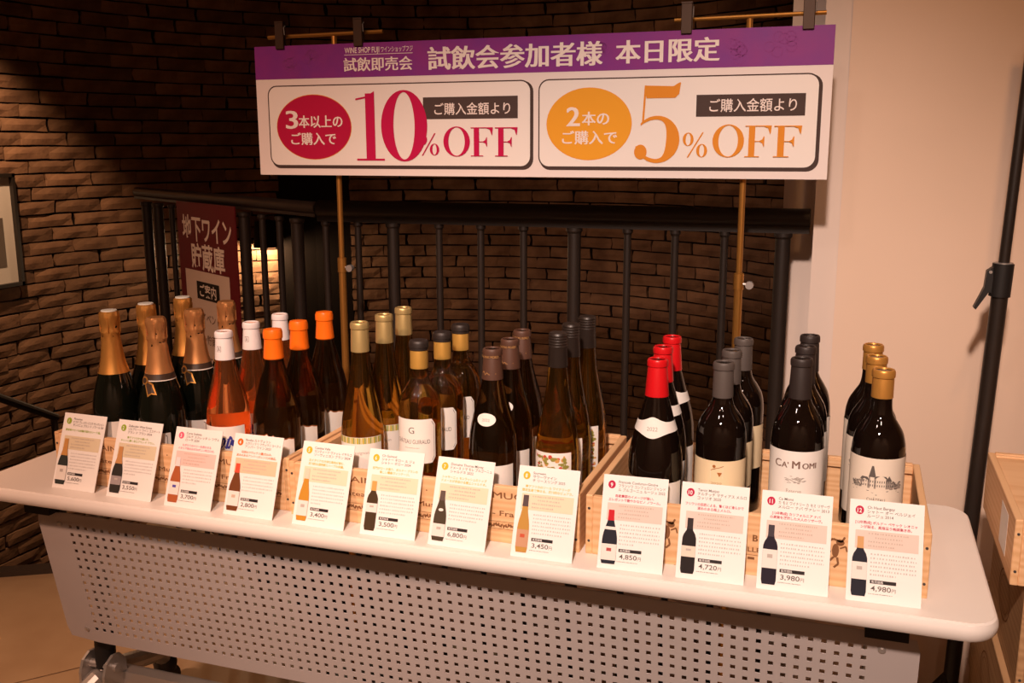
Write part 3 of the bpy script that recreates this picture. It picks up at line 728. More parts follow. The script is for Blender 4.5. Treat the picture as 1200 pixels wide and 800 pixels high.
INK_D = ink(0.12, 0.10, 0.09); INK_G = ink(0.36, 0.33, 0.31)
INK_GOLD = ink(0.52, 0.33, 0.09); INK_RED = ink(0.55, 0.05, 0.05)
def make_bottle(k):
    h, kind, r, glass = KINDS[k]['shape']
    root = empty(KINDS[k]['name'])
    pf = bottle_profile(kind, h, r); R = interp(pf)
    MB().lathe(pf, 36).build('glass_body', glass, root, smooth=True)
    rnd = random.Random(k)
    if k == 1:
        fo = foil(root, R, h, .202, M_GOLDFOIL, top_mt=mat('pale_crown', (.72, .78, .74), .35), seed=1)
        p = P2()
        for i in range(9): p.rect(-.016, -.0135, .205 + i*.009, .211 + i*.009)
        p.wrap('side_lettering', ink(.16, .06, .02), fo, lambda z: R(z) + .0012)
        lb = label_sheet(root, R, 'label', M_LABEL, 1.0, .045, .114)
    elif k == 2:
        fo = foil(root, R, h, .212, M_ROSEFOIL, seed=2)
        nb = label_sheet(root, R, 'neck_band', mat('dark_band', (.05, .03, .02), .4), PI, .200, .2135, n=40)
        for zz in (.1995, .2125): label_sheet(nb and root, R, 'band_edge', M_LABEL, PI, zz, zz + .0016, n=40, off=.0007)
        p = P2(); p.poly([(-.010,.203),(.008,.196),(.018,.176),(.008,.1775),(.001,.172),(-.006,.190)]); q = p.wrap('ribbon_tag', M_GOLDFOIL, root, R, .002)
        p = P2(); p.poly([(-.006,.199),(.006,.194),(.014,.179),(.007,.180),(.002,.177),(-.004,.191)]); p.wrap('tag_face', MATS['dark_band'], q, R, .0026)
        p = P2(); p.ellipse(-.009, .201, .0075, .0075); p.wrap('seal', M_GOLDFOIL, q, R, .003); p = P2(); p.ellipse(-.009, .201, .0048, .0048); p.wrap('seal_face', MATS['dark_band'], q, R, .0036)
        lb = label_sheet(root, R, 'label', M_LABEL, .95, .040, .104)
        p = P2(); p.ring(rrect(-.036,.036,.044,.100,.003,2), rrect(-.035,.035,.045,.099,.003,2)); p.wrap('label_border', INK_D, lb, R)
        label_sheet(root, R, 'back_label', M_LABEL, .95, .045, .118, a0=PI)
    elif k == 3:
        cp = capsule(root, R, h, .246, mat('white_capsule', (.80, .76, .77), .4))
        p = P2(); p.ring(rrect(-.004,.004,.262,.272,.0006,2), rrect(-.0035,.0035,.2625,.2715,.0006,2)); p.stroke([(-.0015,.264),(0,.267),(.0015,.264)], .0009); p.stroke([(0,.267),(0,.270)], .0012); p.wrap('emblem', INK_D, cp, lambda z: R(z) + .0012)
        lb = label_sheet(root, R, 'label', M_LABEL, 1.35, .030, .128)
        p = P2()
        for i in range(16):
            x = -.030 + .004*i; p.ellipse(x, .098 + .004*math.sin(i*1.9), .004, .006 + .004*abs(math.sin(i*2.3)), 10)
        p.wrap('blue_artwork', ink(.05, .05, .32), lb, R)
        p = P2()
        for i in range(9): p.stroke([(-.026 + .006*i, .092), (-.022 + .006*i, .104)], .0014); 
        p.wrap('white_strokes', M_LABEL, lb, R, .0010)
        label_sheet(root, R, 'back_label', M_LABEL, .9, .05, .135, a0=PI)
    elif k == 4:
        capsule(root, R, h, .252, mat('orange_wax', (.90, .17, .01), .28), 'wax')
        rg = [ .006*math.sin(i*1.7) + .004*math.sin(i*4.1) for i in range(40)]
        tp = lambda u: -.012*abs(u) + rg[int((u+1)*15)] * .5
        label_sheet(root, R, 'label_border', ink(.30, .10, .03), 1.30, .030, .1215, top=tp, off=.0004)
        lb = label_sheet(root, R, 'label', M_LABEL, 1.28, .030, .1195, top=tp, off=.0007)
        p = P2(); p.stroke([(-.032 + .004*i, .112 - .010*math.cos((-.032 + .004*i)*45)) for i in range(17)], .0008); p.wrap('embossed_line', ink(.12, .09, .07), root, R, .0004)
        label_sheet(root, R, 'back_label', mat('blue_white_paper', (.62, .70, .76), .6), .8, .07, .150, a0=PI)
    elif k == 5:
        capsule(root, R, h, .276, mat('champagne_capsule', (.52, .40, .17), .36, metal=.55))
        lb = label_sheet(root, R, 'label', M_LABEL, 1.45, .025, .118)
        bd = label_sheet(root, R, 'label_band', M_LABEL, 1.45, .118, .130)
        for col, ofs in ((ink(.50,.42,.03), 0), (ink(.25,.30,.05), .0037), (ink(.60,.50,.20), .0065)):
            p = P2()
            for i in range(11): x = -.052 + .0098*i + ofs; p.rect(x, x + (.0024 if ofs else .0032), .1185, .1295)
            p.wrap('stripes', col, bd, R)
        p = P2(); p.text('Sauvignon', .012, .100, .008, 'C'); p.wrap('lettering', INK_G, lb, R)
    elif k == 6:
        cp = capsule(root, R, h, .254, mat('gold_capsule', (.62, .36, .08), .36, metal=.45), mt2=mat('black_cap', (.02, .014, .012), .5))
        cut = lambda u: -.010*max(0, (abs(u) - .84)/.16)
        lb = label_sheet(root, R, 'label', M_LABEL, 1.15, .094, .172, top=cut, bot=lambda u: -cut(u), n=26)
        p = P2()
        a = [(-.036,.098),(.036,.098),(.040,.105),(.040,.161),(.036,.168),(-.036,.168),(-.040,.161),(-.040,.105)]
        bq = [(x*.985, .133 + (y-.133)*.978) for x, y in a]
        p.ring(a, bq); p.wrap('label_border', INK_D, lb, R); p = P2(); p.text('G', 0, .147, .016, 'C'); p.text('CHÂTEAU GUIRAUD', 0, .129, .0105, 'C', width=.064); dashes(p, -.013, .013, .121, .0012, rnd); p.text('2024', 0, .108, .005, 'C')
        p.wrap('lettering', INK_D, lb, R)
    elif k == 7:
        cp = capsule(root, R, h, .246, mat('brown_capsule', (.085, .038, .024), .5))
        p = P2(); p.text('THOMAS MOREY', 0, h - .0145, .0058, 'C', width=.034); p.wrap('lettering', ink(.50,.27,.10), cp, lambda z: .0170 if z > h - .02 else R(z) + .0012)
        p = P2(); p.stroke([(-.014,.258),(-.010,.261),(-.007,.255),(-.004,.259),(0,.256),(.012,.2575)], .0007); p.wrap('signature', ink(.50,.27,.10), cp, lambda z: R(z) + .0012)
        p = P2(); p.ellipse(0, .183, .0165, .0105); nl = p.wrap('vintage_label', M_LABEL, root, R)
        p = P2(); p.text('2022', 0, .1805, .0065, 'C'); p.wrap('lettering', INK_G, nl, R, .0010)
        lb = label_sheet(root, R, 'label', M_CREAM if False else M_LABEL, 1.3, .030, .106)
    elif k == 8:
        capsule(root, R, h, .275, mat('black_screwcap', (.022, .015, .012), .4), 'screw')
        lb = label_sheet(root, R, 'label', M_LABEL, .95, .040, .138)
        for nm, col, cnt in (('leaf_print', ink(.30,.28,.06), 80), ('red_print', ink(.55,.07,.04), 34), ('ochre_print', ink(.62,.34,.10), 50)):
            p = P2()
            for i in range(cnt): p.ellipse(rnd.uniform(-.028,.028), rnd.uniform(.060,.132), rnd.uniform(.0015,.0045), rnd.uniform(.0015,.004), 7)
            p.wrap(nm, col, lb, R, .0006 + .0002*cnt/30)
    elif k == 9:
        capsule(root, R, h, .243, mat('red_capsule', (.62, .008, .012), .3))
        nl = label_sheet(root, R, 'neck_label', M_LABEL, 1.75, .190, .206, top=lambda u: .008*math.exp(-(u/.28)**2), bot=lambda u: -.008*math.exp(-(u/.3)**2), n=36)
        p = P2(); p.text('2022', 0, .1935, .0085, 'C'); p.wrap('lettering', INK_G, nl, R, .0010)
        lb = label_sheet(root, R, 'label', M_LABEL, 1.35, .030, .112)
        p = P2(); p.text('Bourgogne', .012, .094, .007, 'C'); p.wrap('lettering', ink(.5,.12,.12), lb, R); p = P2(); p.rect(-.04,.04,.085,.0856); p.wrap('rule', ink(.5,.12,.12), lb, R)
    elif k == 10:
        capsule(root, R, h, .248, mat('grey_capsule', (.085, .068, .060), .55))
        lb = label_sheet(root, R, 'label', M_CREAM, 2.2, .080, .156, n=32)
        p = P2(); p.rect(-.0095, .0095, .128, .150); em = p.wrap('emblem', ink(.86,.76,.58), lb, R)
        p = P2(); p.ellipse(-.004, .1475, .0024, .0024, 12); p.stroke([(-.009,.141),(-.003,.144),(.004,.146),(.010,.1485)], .0008); p.poly([(.0005,.138),(.008,.138),(.0042,.131)]); p.wrap('emblem_mark', ink(.42,.15,.04), em, R, .0010)
        p = P2(); p.text('2020', 0, .119, .0045, 'C', width=.016); p.wrap('lettering', ink(.42,.25,.1), lb, R)
    elif k == 11:
        capsule(root, R, h, .256, mat('charcoal_capsule', (.026, .018, .016), .5))
        lb = label_sheet(root, R, 'label', M_LABEL, 1.75, .070, .183, n=30)
        p = P2(); p.text("C", -.026, .157, .0165, 'C', mincho=.03); p.text("A'", -.0145, .157, .0125, 'C', mincho=.03); p.text('M', .0015, .157, .0165, 'C', mincho=.03); p.text('OMI', .0215, .157, .0125, 'C', mincho=.03)
        p.wrap('lettering', ink(.22,.14,.11), lb, R); p = P2(); p.text('Reserve', 0, .119, .0085, 'C', sx=.8); p.wrap('script_lettering', ink(.40,.34,.30), lb, R)
        p = P2()
        for i in range(46):
            a = rnd.uniform(0, 6.28); q = rnd.uniform(.2, 1); p.ellipse(.0155*q*math.cos(a), .1385 + .007*q*math.sin(a), .0022, .0006, 6)
        p.wrap('emblem', ink(.42,.38,.34), lb, R)
    else:
        cp = capsule(root, R, h, .266, mat('copper_gold_capsule', (.66, .32, .07), .34, metal=.55))
        lb = label_sheet(root, R, 'label', mat('ivory_paper', (.82, .72, .60), .6), 1.75, .060, .183, n=30)
        p = P2(); y0 = .138; GREY = ink(.34,.29,.25)
        for x, wd, hh in ((-.017,.012,.012),(-.0065,.010,.017),(.0055,.016,.015),(.0165,.008,.012)): p.rect(x - wd/2, x + wd/2, y0, y0 + hh)
        for i in range(60):
            x = rnd.choice((-1, 1)) * rnd.uniform(.019, .037); p.ellipse(x, y0 + rnd.uniform(0, .013)*(1.25 - abs(x)/.05), .0024, .0017, 7)
        p.wrap('castle_wash', GREY, lb, R, .0007); p = P2()
        p.poly([(-.0115,y0+.017),(-.0015,y0+.017),(-.0052,y0+.034),(-.0078,y0+.034)]); p.poly([(-.004,y0+.015),(.015,y0+.015),(.012,y0+.019),(-.001,y0+.019)]); p.poly([(-.024,y0+.012),(-.010,y0+.012),(-.013,y0+.0165),(-.021,y0+.0165)]); p.poly([(.012,y0+.012),(.021,y0+.012),(.0165,y0+.020)])
        for row in (.003, .009):
            for i in range(15): x = -.0215 + .0031*i; p.rect(x, x + .0011, y0 + row, y0 + row + .0032)
        for i in range(40):
            x = rnd.choice((-1, 1)) * rnd.uniform(.020, .036); p.ellipse(x, y0 + rnd.uniform(0, .010), .0013, .0008, 6)
        p.stroke([(-.038,y0-.001),(-.012,y0-.004),(.015,y0-.0035),(.038,y0)], .0008); p.stroke([(-.036,y0-.006),(0,y0-.0095),(.034,y0-.006)], .0008); p.stroke([(-.030,y0-.004),(-.005,y0-.0065),(.03,y0-.0035)], .0005)
        p.text('CHÂTEAU', 0, .119, .0065, 'C', width=.025); p.text('HAUT-BERGEY', 0, .109, .0072, 'C', width=.052)
        p.wrap('engraving_and_lettering', ink(.13,.11,.10), lb, R, .0010)
    return root
KINDS = {
 1: dict(name='champagne_bottle', shape=(.320, 'champagne', .0435, M_G_GREEN), desc='champagne bottle with smooth gold foil and pale top', row=[(-1.701,.114),(-1.690,.205),(-1.674,.299)]),
 2: dict(name='champagne_bottle', shape=(.316, 'champagne', .0440, M_G_GREEN), desc='copper-foil champagne bottle with dark ribbon tag', row=[(-1.588,.106),(-1.577,.205),(-1.578,.312)]),
 3: dict(name='rose_wine_bottle', shape=(.298, 'burgundy', .0400, M_G_ROSE), desc='orange-pink rose wine bottle with white capsule', row=[(-1.443,.109),(-1.449,.205),(-1.447,.303)]),
 4: dict(name='amber_wine_bottle', shape=(.305, 'burgundy', .0430, M_G_BROWN), desc='dark bottle sealed with bright orange wax', row=[(-1.345,.117),(-1.346,.206),(-1.351,.311)]),
 5: dict(name='white_wine_bottle', shape=(.328, 'flute', .0375, M_G_AMBER), desc='amber bottle with dull gold capsule and striped label', row=[(-1.172,.120),(-1.167,.205),(-1.167,.287)]),
 6: dict(name='white_wine_bottle', shape=(.302, 'bordeaux', .0370, M_G_OLIVE), desc='amber bottle with black-topped gold capsule and cut-corner label', row=[(-1.061,.122),(-1.053,.205),(-1.051,.287)]),
 7: dict(name='white_wine_bottle', shape=(.298, 'burgundy', .0405, M_G_BROWN), desc='dark bottle with brown capsule and small oval vintage label', row=[(-.926,.119),(-.925,.205),(-.931,.290)]),
 8: dict(name='white_wine_bottle', shape=(.331, 'flute', .0365, M_G_AMBER), desc='tall amber bottle with black screw cap and flowery label', row=[(-.813,.120),(-.815,.205),(-.808,.286)]),
 9: dict(name='red_wine_bottle', shape=(.302, 'burgundy', .0430, M_G_BLACK), desc='dark bottle with bright red capsule and white collar label', row=[(-.647,.106),(-.657,.205),(-.658,.296)]),
 10: dict(name='red_wine_bottle', shape=(.303, 'bordeaux', .0385, M_G_BLACK), desc='dark wine bottle with grey capsule and cream label', row=[(-.546,.111),(-.545,.205),(-.538,.312)]),
 11: dict(name='red_wine_bottle', shape=(.317, 'bordeaux', .0390, M_G_BLACK), desc='dark wine bottle with charcoal capsule and wide white label', row=[(-.432,.110),(-.431,.205),(-.429,.300)]),
 12: dict(name='red_wine_bottle', shape=(.308, 'bordeaux', .0380, M_G_BLACK), desc='dark wine bottle with copper-gold capsule and castle engraving label', row=[(-.317,.111),(-.325,.205),(-.329,.299)]),
}
ROWS = ('front', 'middle', 'rear')
for k, K in KINDS.items():
    proto = make_bottle(k); reg(proto)
    for i, (x, y) in enumerate(K['row']):
        o = proto if i == 0 else copy_tree(proto)
        o.location = (x, y, BZ); o.rotation_euler = (0, 0, 0 if i == 0 else random.uniform(-.10, .10))
        tag(o, '%s, %s of three' % (K['desc'], ROWS[i]), 'bottle', 'bottles behind price card %d' % k)

# ================================================================== PRICE CARDS
GRN, PNK, ORG, GLD, CRM = (.30,.42,.03), (.80,.13,.22), (.78,.15,.01), (.72,.47,.03), (.50,.02,.07)
BX_G, BX_P, BX_O, BX_B, BX_R = (.72,.62,.44), (.88,.58,.53), (.88,.56,.38), (.84,.70,.52), (.80,.61,.54)
CARDS = [
 (-1.782,.016,-.014,GRN,BX_G,'5,600',('Piconnet','ピコネ ブレッサン ピコネ セレクション','サンパニュ ブラン ド ノワール NV'),('果実味やピノの余韻が溢れるシード品。',)),
 (-1.650,.010,-.016,GRN,BX_G,'3,550',('Zolbrüder Wine Estate','ソルブリート ワイン エステート','ブラン ド ブラン 2024'),('南アフリカから届いた、','キリッと輝く辛口ブラン ド ブラン。')),
 (-1.517,.004,-.018,PNK,BX_P,'3,700',('Corte Scaletta','コルテ スカレッタ レ ツヴェ','ローザ 2024'),('もぎたてのベリーを思わせる','イタリア発のみずみずしい辛口ロゼ。')),
 (-1.391,.003,-.013,ORG,BX_O,'2,800',('Rtvelisi ルトヴェリシ','ルカツィテリ クヴェヴリ カヘティ','アンバー ワイン 2023'),('伝統のクヴェヴリ(甕)仕込み、','深みのあるアンバー(オレンジ)の逸品。')),
 (-1.251,.001,-.021,GLD,BX_B,'3,400',('Cantina Valle','カンティーナ ヴァッレ イサルコ','ソーヴィニヨン ブラン 2024'),('北イタリアの冷涼な高地が育む、','圧倒的な透明感とハーブの余韻。')),
 (-1.120,-.002,.013,GLD,BX_B,'3,500',('Ch Guiraud','シャトー ギロー ル ジェ','シャトー ギロー 2024'),('名門がローヌ造り、ボルドー ブランの','楽しい最新ヴィンテージ。')),
 (-.995,-.005,-.025,GLD,BX_B,'6,800',('Domaine Thomas Morey','ドメーヌ トマ モレ ブルゴーニュ','シャルドネ 2022'),('シャサーニュ モンラッシェのトップ','ドメーヌが手掛ける極上シャルドネ。')),
 (-.852,-.006,.013,GLD,BX_B,'3,450',('Saurwein','サワーヴァイン','チ リースリング 2025'),('南アフリカのソール ワイナリーが','限定生産で魅せる、圧倒的なピュアさ。')),
 (-.712,-.005,.050,CRM,BX_R,'4,850',('Francois Confuron-Gindre','フランソワ コンフュロン ジャンド','ル ブルゴーニュ ルージュ 2022'),('自家農園のイメージが強い、','エレガントで艶やかなピノ ノワール。')),
 (-.592,-.001,.031,CRM,BX_R,'4,720',('Tercic Matijaz','テルチッチ マティアス メルロ','コッリオ 2020'),('フリウリの巨匠による、驚くほど滑らかで','深みのある極上メルロ。')),
 (-.474,.000,.022,CRM,BX_R,'3,980',('Ca Momi','カ モミ ワイナリー カ モミ リザーヴ','メルロー ナパ ヴァレー 2013'),('[13年熟成] カリフォルニア ナパ','の果実を凝縮した大人のリザーヴ。')),
 (-.350,.003,.034,CRM,BX_R,'4,980',('Ch Haut Bergey','シャトー オー ベルジェイ','ルージュ 2014'),('[12年熟成] ボルドー ペサック レオニャ','ンが誇る、風格漂う格調高き赤。')),
]
CARDDESC = {1: 'a champagne bottle with white label', 2: 'a champagne bottle with grey label', 3: 'a rose bottle with blue-marked label', 4: 'a brown bottle with red cap', 5: 'a slim amber bottle with pale cap',
 6: 'a square-shouldered bottle with gold cap', 7: 'a dark sloping bottle with brown cap', 8: 'a slim amber bottle with artwork label', 9: 'a red-capped dark bottle', 10: 'a black-capped bottle with beige band', 11: 'a black-capped bottle with wide white label', 12: 'a copper-capped dark bottle'}
CW, CH, TILT = 0.100, 0.143, 0.360
COLNAME = {GRN: 'green', PNK: 'pink', ORG: 'orange', GLD: 'yellow', CRM: 'crimson'}
GLASSINK = {1: (.035,.04,.035), 2: (.035,.03,.025), 3: (.42,.11,.035), 4: (.16,.05,.015), 5: (.55,.26,.03), 6: (.06,.035,.015), 7: (.07,.05,.03), 8: (.50,.27,.06), 9: (.02,.02,.03), 10: (.02,.015,.015), 11: (.02,.015,.025), 12: (.02,.02,.03)}
CAPINK = {1: (.55,.27,.08), 2: (.55,.27,.10), 3: (.75,.72,.72), 4: (.65,.08,.04), 5: (.70,.62,.48), 6: (.60,.35,.10), 7: (.12,.08,.07), 8: (.10,.07,.07), 9: (.55,.02,.03), 10: (.04,.03,.03), 11: (.06,.05,.06), 12: (.62,.35,.15)}
LABINK = {10: (.78,.66,.55), 8: (.55,.30,.18), 2: (.35,.30,.30)}
LABZ = {1: (.03,.13), 2: (.055,.115), 3: (.05,.135), 4: (.03,.125), 5: (.03,.125), 6: (.11,.165), 7: (.025,.10), 8: (.03,.13), 9: (.02,.11), 10: (.09,.15), 11: (.085,.185), 12: (.085,.175)}
def card(i, X, Y, yaw, col, bx, price, title, tagl):
    n = i + 1
    root = tag(empty('price_card', (X, Y, TZ + .0004), (-TILT, 0, yaw)), 'white price card picturing %s, %s badge %d' % (CARDDESC[n], COLNAME[col], n), 'price card', 'numbered price cards along the table edge')
    me = MB().box(0, CW, 0, .0012, 0, CH).mesh('card_board', M_PAPER); link('card_board', me, root)
    e = MB(); e.v = [(.035,.0014,.09),(.065,.0014,.09),(.065,.030,.0),(.035,.030,.0),(.035,.0024,.09),(.065,.0024,.09),(.065,.031,.0),(.035,.031,.0)]
    q = math.tan(TILT); e.v = [(x, y, (z if z > 0 else y*q*1.0 + .0)) for x, y, z in e.v]
    for f in ((0,1,2,3),(4,7,6,5),(0,4,5,1),(1,5,6,2),(2,6,7,3),(3,7,4,0)): e.face(f)
    e.build('easel_strut', M_PAPER, root)
    x = lambda a: a * CW; y = lambda b: b * CH
    p = P2(); p.ellipse(x(.135), y(.895), .0058, .0062); bd = p.flat('number_badge', ink(*col), root)
    p = P2(); p.text(str(n), x(.133), y(.871), .0088, 'C', .02, sx=.85); p.flat('badge_number', ink(.9,.88,.86), bd, .0010)
    p = P2()
    for j, t in enumerate(title):
        v, _ = glyphs(t); wd = max(a for a, _ in v) * .0056
        p.text(t, x(.24), y(.915 - .042*j), .0056, 'L', .004, width=min(wd, x(.72)))
    p.flat('title_lettering', INK_D, root)
    p = P2()
    for j, t in enumerate(tagl):
        v, _ = glyphs(t); wd = max(a for a, _ in v) * .0048
        p.text(t, x(.5), y(.765 - .042*j), .0048, 'C', .012, width=min(wd, x(.86)))
    p.flat('tagline_lettering', ink(*col), root)
    p = P2(); p.rect(x(.09), x(.94), y(.52), y(.70)); bxo = p.flat('info_box', ink(*bx), root)
    rnd = random.Random(n * 11); p = P2()
    for j, (a, b) in enumerate(((.27,.80),(.36,.72),(.27,.74),(.27,.62))): dashes(p, x(a), x(b), y(.665 - .040*j), .0024, rnd)
    p.flat('info_print', ink(.54,.46,.39), bxo, .0009)
    p = P2()
    nl = rnd.choice((5, 6, 6))
    for j in range(nl): dashes(p, x(.31), x(.92 if j < nl - 1 else rnd.uniform(.4, .8)), y(.465 - .040*j), .0026, rnd)
    p.flat('body_print', ink(.58,.54,.52), root)
    p = P2(); p.rect(x(.315), x(.665), y(.188), y(.222)); pb = p.flat('price_bar', ink(.03,.025,.025), root)
    p = P2(); p.text('販売価格', x(.335), y(.194), .0040, 'L', .005); p.flat('bar_lettering', ink(.85,.82,.8), pb, .0009)
    p = P2(); p.text(price, x(.60), y(.118), .0098, 'R', .008, width=x(.27)); p.text('円', x(.61), y(.118), .0062, 'L', .002); dashes(p, x(.30), x(.62), y(.083), .0011, rnd); p.flat('price_lettering', INK_D, root)
    # printed bottle picture
    h, kind, r, _ = KINDS[n]['shape']; pf = [q for q in bottle_profile(kind, h, r)]; R = interp(pf); sc = y(.60) / .318
    cx, y0 = x(.165), y(.055); p = P2()
    def seg(z0, z1, k=1.0, m_=0.0):
        zs = [z0 + (z1 - z0)*t/14 for t in range(15)]
        p.poly([(cx - (R(z)*k + m_)*sc, y0 + z*sc) for z in zs] + [(cx + (R(z)*k + m_)*sc, y0 + z*sc) for z in reversed(zs)])
    p.cur = 0; seg(0, h - .002); p.lev = 1; p.cur = 1; seg(h*.80 if kind != 'champagne' else h*.63, h, 1.06, .0008)
    p.cur = 2; seg(*LABZ[n], k=.985)
    if n == 9: seg(.19, .207)
    if n == 7: p.ellipse(cx, y0 + .183*sc, .016*sc, .009*sc, 14)
    p.lev = 2; p.cur = 3
    za, zb = LABZ[n]; p.rect(cx - .014*sc, cx + .014*sc, y0 + (za*.45 + zb*.55)*sc, y0 + (za*.25 + zb*.75)*sc)
    acc = {3: (.10,.08,.40), 4: (.60,.45,.35), 8: (.55,.10,.05), 9: (.45,.08,.08)}.get(n, (.50,.44,.40))
    p.flat('bottle_picture', [ink(*GLASSINK[n]), ink(*CAPINK[n]), ink(*LABINK.get(n, (.80,.75,.70))), ink(*acc)], root, .0012)
for i, c in enumerate(CARDS): card(i, *c)

# ================================================================== BANNER, ITS STANDS AND CLIPS
BY = 0.60
BX0, BX1, BZ0, BZ1 = -1.668, -0.426, 1.270, 1.552
BW, BHh = BX1 - BX0, BZ1 - BZ0
ban = tag(empty('sale_banner', (BX0, BY, BZ0)), 'wide white and purple discount banner hung above the bottles', 'banner')
MB().box(0, BW, 0, .0025, 0, BHh).build('banner_sheet', M_BANNER, ban)
u = lambda a: a * BW; v = lambda b: b * BHh
p = P2(); p.rect(0, BW, v(.747), BHh); pur = p.flat('purple_strip', M_PURPLE, ban)
# faint grape-vine pattern on the strip
p = P2(); rg = random.Random(4)
for cx, cy in ((.07,.86),(.12,.93),(.20,.80),(.86,.85),(.92,.92),(.64,.90)):
    for k in range(9):
        a = rg.uniform(0, 6.28); q = rg.uniform(.0, .03); X0, Y0 = u(cx) + q*math.cos(a), v(cy) + q*.8*math.sin(a)
        if not (v(.79) < Y0 < v(.95)): continue
        p.ring([(X0 + .010*math.cos(t*PI/8), Y0 + .010*math.sin(t*PI/8)) for t in range(16)], [(X0 + .0092*math.cos(t*PI/8), Y0 + .0092*math.sin(t*PI/8)) for t in range(16)])
tag(p.flat('vine_pattern', ink(.26,.05,.24), pur, .0008), kind='stuff')
WH = ink(.86,.76,.72)
p = P2()
p.text('WINE SHOP FUJI', u(.183), v(.927), .0165, 'L', .012, width=u(.067)); p.text('ワインショップフジ', u(.2532), v(.930), .0130, 'L', .006, width=u(.060))
p.rect(u(.182), u(.313), v(.912), v(.916)); p.flat('shop_lettering', WH, pur, .0010); p = P2()
p.text('試飲即売会', u(.1804), v(.800), .0305, 'L', .006, width=u(.132), mincho=.02); p.flat('event_lettering', WH, pur, .0010); p = P2()
p.text('試飲会参加者様', u(.3415), v(.800), .0500, 'L', .008, width=u(.304), mincho=.025); p.flat('guest_lettering', WH, pur, .0010); p = P2()
p.text('本日限定', u(.668), v(.806), .0475, 'L', .008, width=u(.163), mincho=.025)
p.flat('strip_lettering', WH, pur, .0010)
def offer(x0, x1, col, bub, big, bigbox, pct, offx, first, tagbox, bubtxt):
    y0, y1 = v(.070), v(.698)
    p = P2(); p.poly(rrect(x0 + .003, x1 + .0045, y0 - .005, y1 - .002, .022)); sh = p.flat('offer_frame', ink(.07,.045,.04), ban, .0004)
    p = P2(); p.poly(rrect(x0 + .0022, x1 - .0012, y0 + .0015, y1 - .0022, .020)); p.flat('offer_field', mat('offer_white', (.84,.79,.76), .42, spec=.3), sh, .0008)
    p = P2(); p.ring(rrect(x0, x1, y0, y1, .022), rrect(x0 + .0025, x1 - .0025, y0 + .0025, y1 - .0025, .020)); p.flat('offer_outline', ink(.07,.045,.04), sh, .0010)
    p = P2(); p.ellipse(u(bub[0]), v(bub[1]), bub[2] + .0012, bub[3] + .0012, 48); b0 = p.flat('bubble_rim', ink(.80,.33,.06) , sh, .0010)
    p = P2(); p.ellipse(u(bub[0]), v(bub[1]), bub[2], bub[3], 48); p.flat('bubble', ink(*col), b0, .0013)
    p = P2()
    for t, cx, yy, hh, wd, mi in bubtxt: p.text(t, u(cx), v(yy), hh, 'C', .006, width=u(wd), mincho=mi)
    p.flat('bubble_lettering', WH, b0, .0018)
    p = P2()
    for ch, a, b, c, d in big: didone(p, ch, u(a), v(c), u(b - a), v(d - c))
    for ch, a, b, c, d in pct: didone(p, ch, u(a), v(c), u(b - a), v(d - c))
    p.flat('discount_lettering', ink(*first), sh, .0018)
    tb = P2(); tb.rect(u(tagbox[0]), u(tagbox[1]), v(tagbox[2]), v(tagbox[3])); t_ = tb.flat('tag_box', ink(.075,.05,.045), sh, .0014)
    p = P2(); p.text('ご購入金額より', u((tagbox[0] + tagbox[1])/2 + .004), v(tagbox[2] + .038), .0265, 'C', .008, width=u(tagbox[1] - tagbox[0])*.80); p.flat('tag_lettering', WH, t_, .0020)
RED, AMB = (.46,.006,.055), (.80,.36,.03)
offer(u(.0235), u(.526), RED, (.1157,.3735,.0935,.0700), [('1',.200,.2556,.116,.640),('0',.250,.338,.120,.634)], None,
      [('%',.3196,.3597,.158,.321),('O',.3678,.4166,.152,.366),('F',.4182,.4585,.150,.362),('F',.4623,.5026,.150,.361)], None, (.52,.006,.075), (.3306,.5026,.4255,.5865),
      [('3',.0718,.365,.0555,.024,.02),('本以上の',.130,.378,.029,.088,.02),('ご購入で',.1145,.245,.029,.091,.02)])
# the second offer repeats the first in amber
offer(u(.5385), u(.983), AMB, (.6243,.3785,.0880,.0708), [('5',.700,.779,.111,.655)], None,
      [('%',.7787,.8176,.148,.316),('O',.8254,.874,.150,.364),('F',.8753,.9150,.148,.359),('F',.9187,.9600,.148,.357)], None, (.72,.27,.03), (.7982,.963,.4217,.5685),
      [('2',.5985,.366,.0535,.0215,.02),('本の',.636,.378,.029,.045,.02),('ご購入で',.626,.245,.029,.092,.02)])
for x, a, b, which in ((-1.478, -1.642, -1.357, 'left'), (-0.584, -0.727, -0.444, 'right')):
    st = tag(empty('banner_stand', (x, BY + .022, 0)), 'thin brass banner stand with crossbar behind the %s' % ('champagne and orange-capped bottles' if which == 'left' else 'grey-capped red wine bottles'), 'stand', 'brass stands holding the banner')
    MB().tube([(0, 0, .02), (0, 0, 1.075)], .0085, 12).build('lower_pole', M_BRASS, st, smooth=True)
    MB().tube([(0, 0, 1.06), (0, 0, 1.572)], .0062, 12).build('upper_pole', M_BRASS, st, smooth=True)
    MB().tube([(a - x, -.004, 1.573), (b - x, -.004, 1.576)], .0042, 10).build('crossbar', M_BRASS, st, smooth=True)
    MB().lathe([(.0105, 1.05), (.0105, 1.082), (.0075, 1.084)], 14).build('collar', M_BRASS, st, smooth=True)
    kb = MB().tube([(.008, -.002, 1.062), (.022, -.004, 1.060)], .0028, 8).build('knob_stem', M_STEEL, st, smooth=True)
    MB().tube([(.022, -.010, 1.060), (.022, .002, 1.060)], .008, 12).build('knob', M_STEEL, kb, smooth=True)
    MB().lathe([(0, 0), (.11, 0), (.11, .006), (.02, .016), (.012, .03), (0, .03)], 24).build('base', M_BLACKP, st, smooth=True)
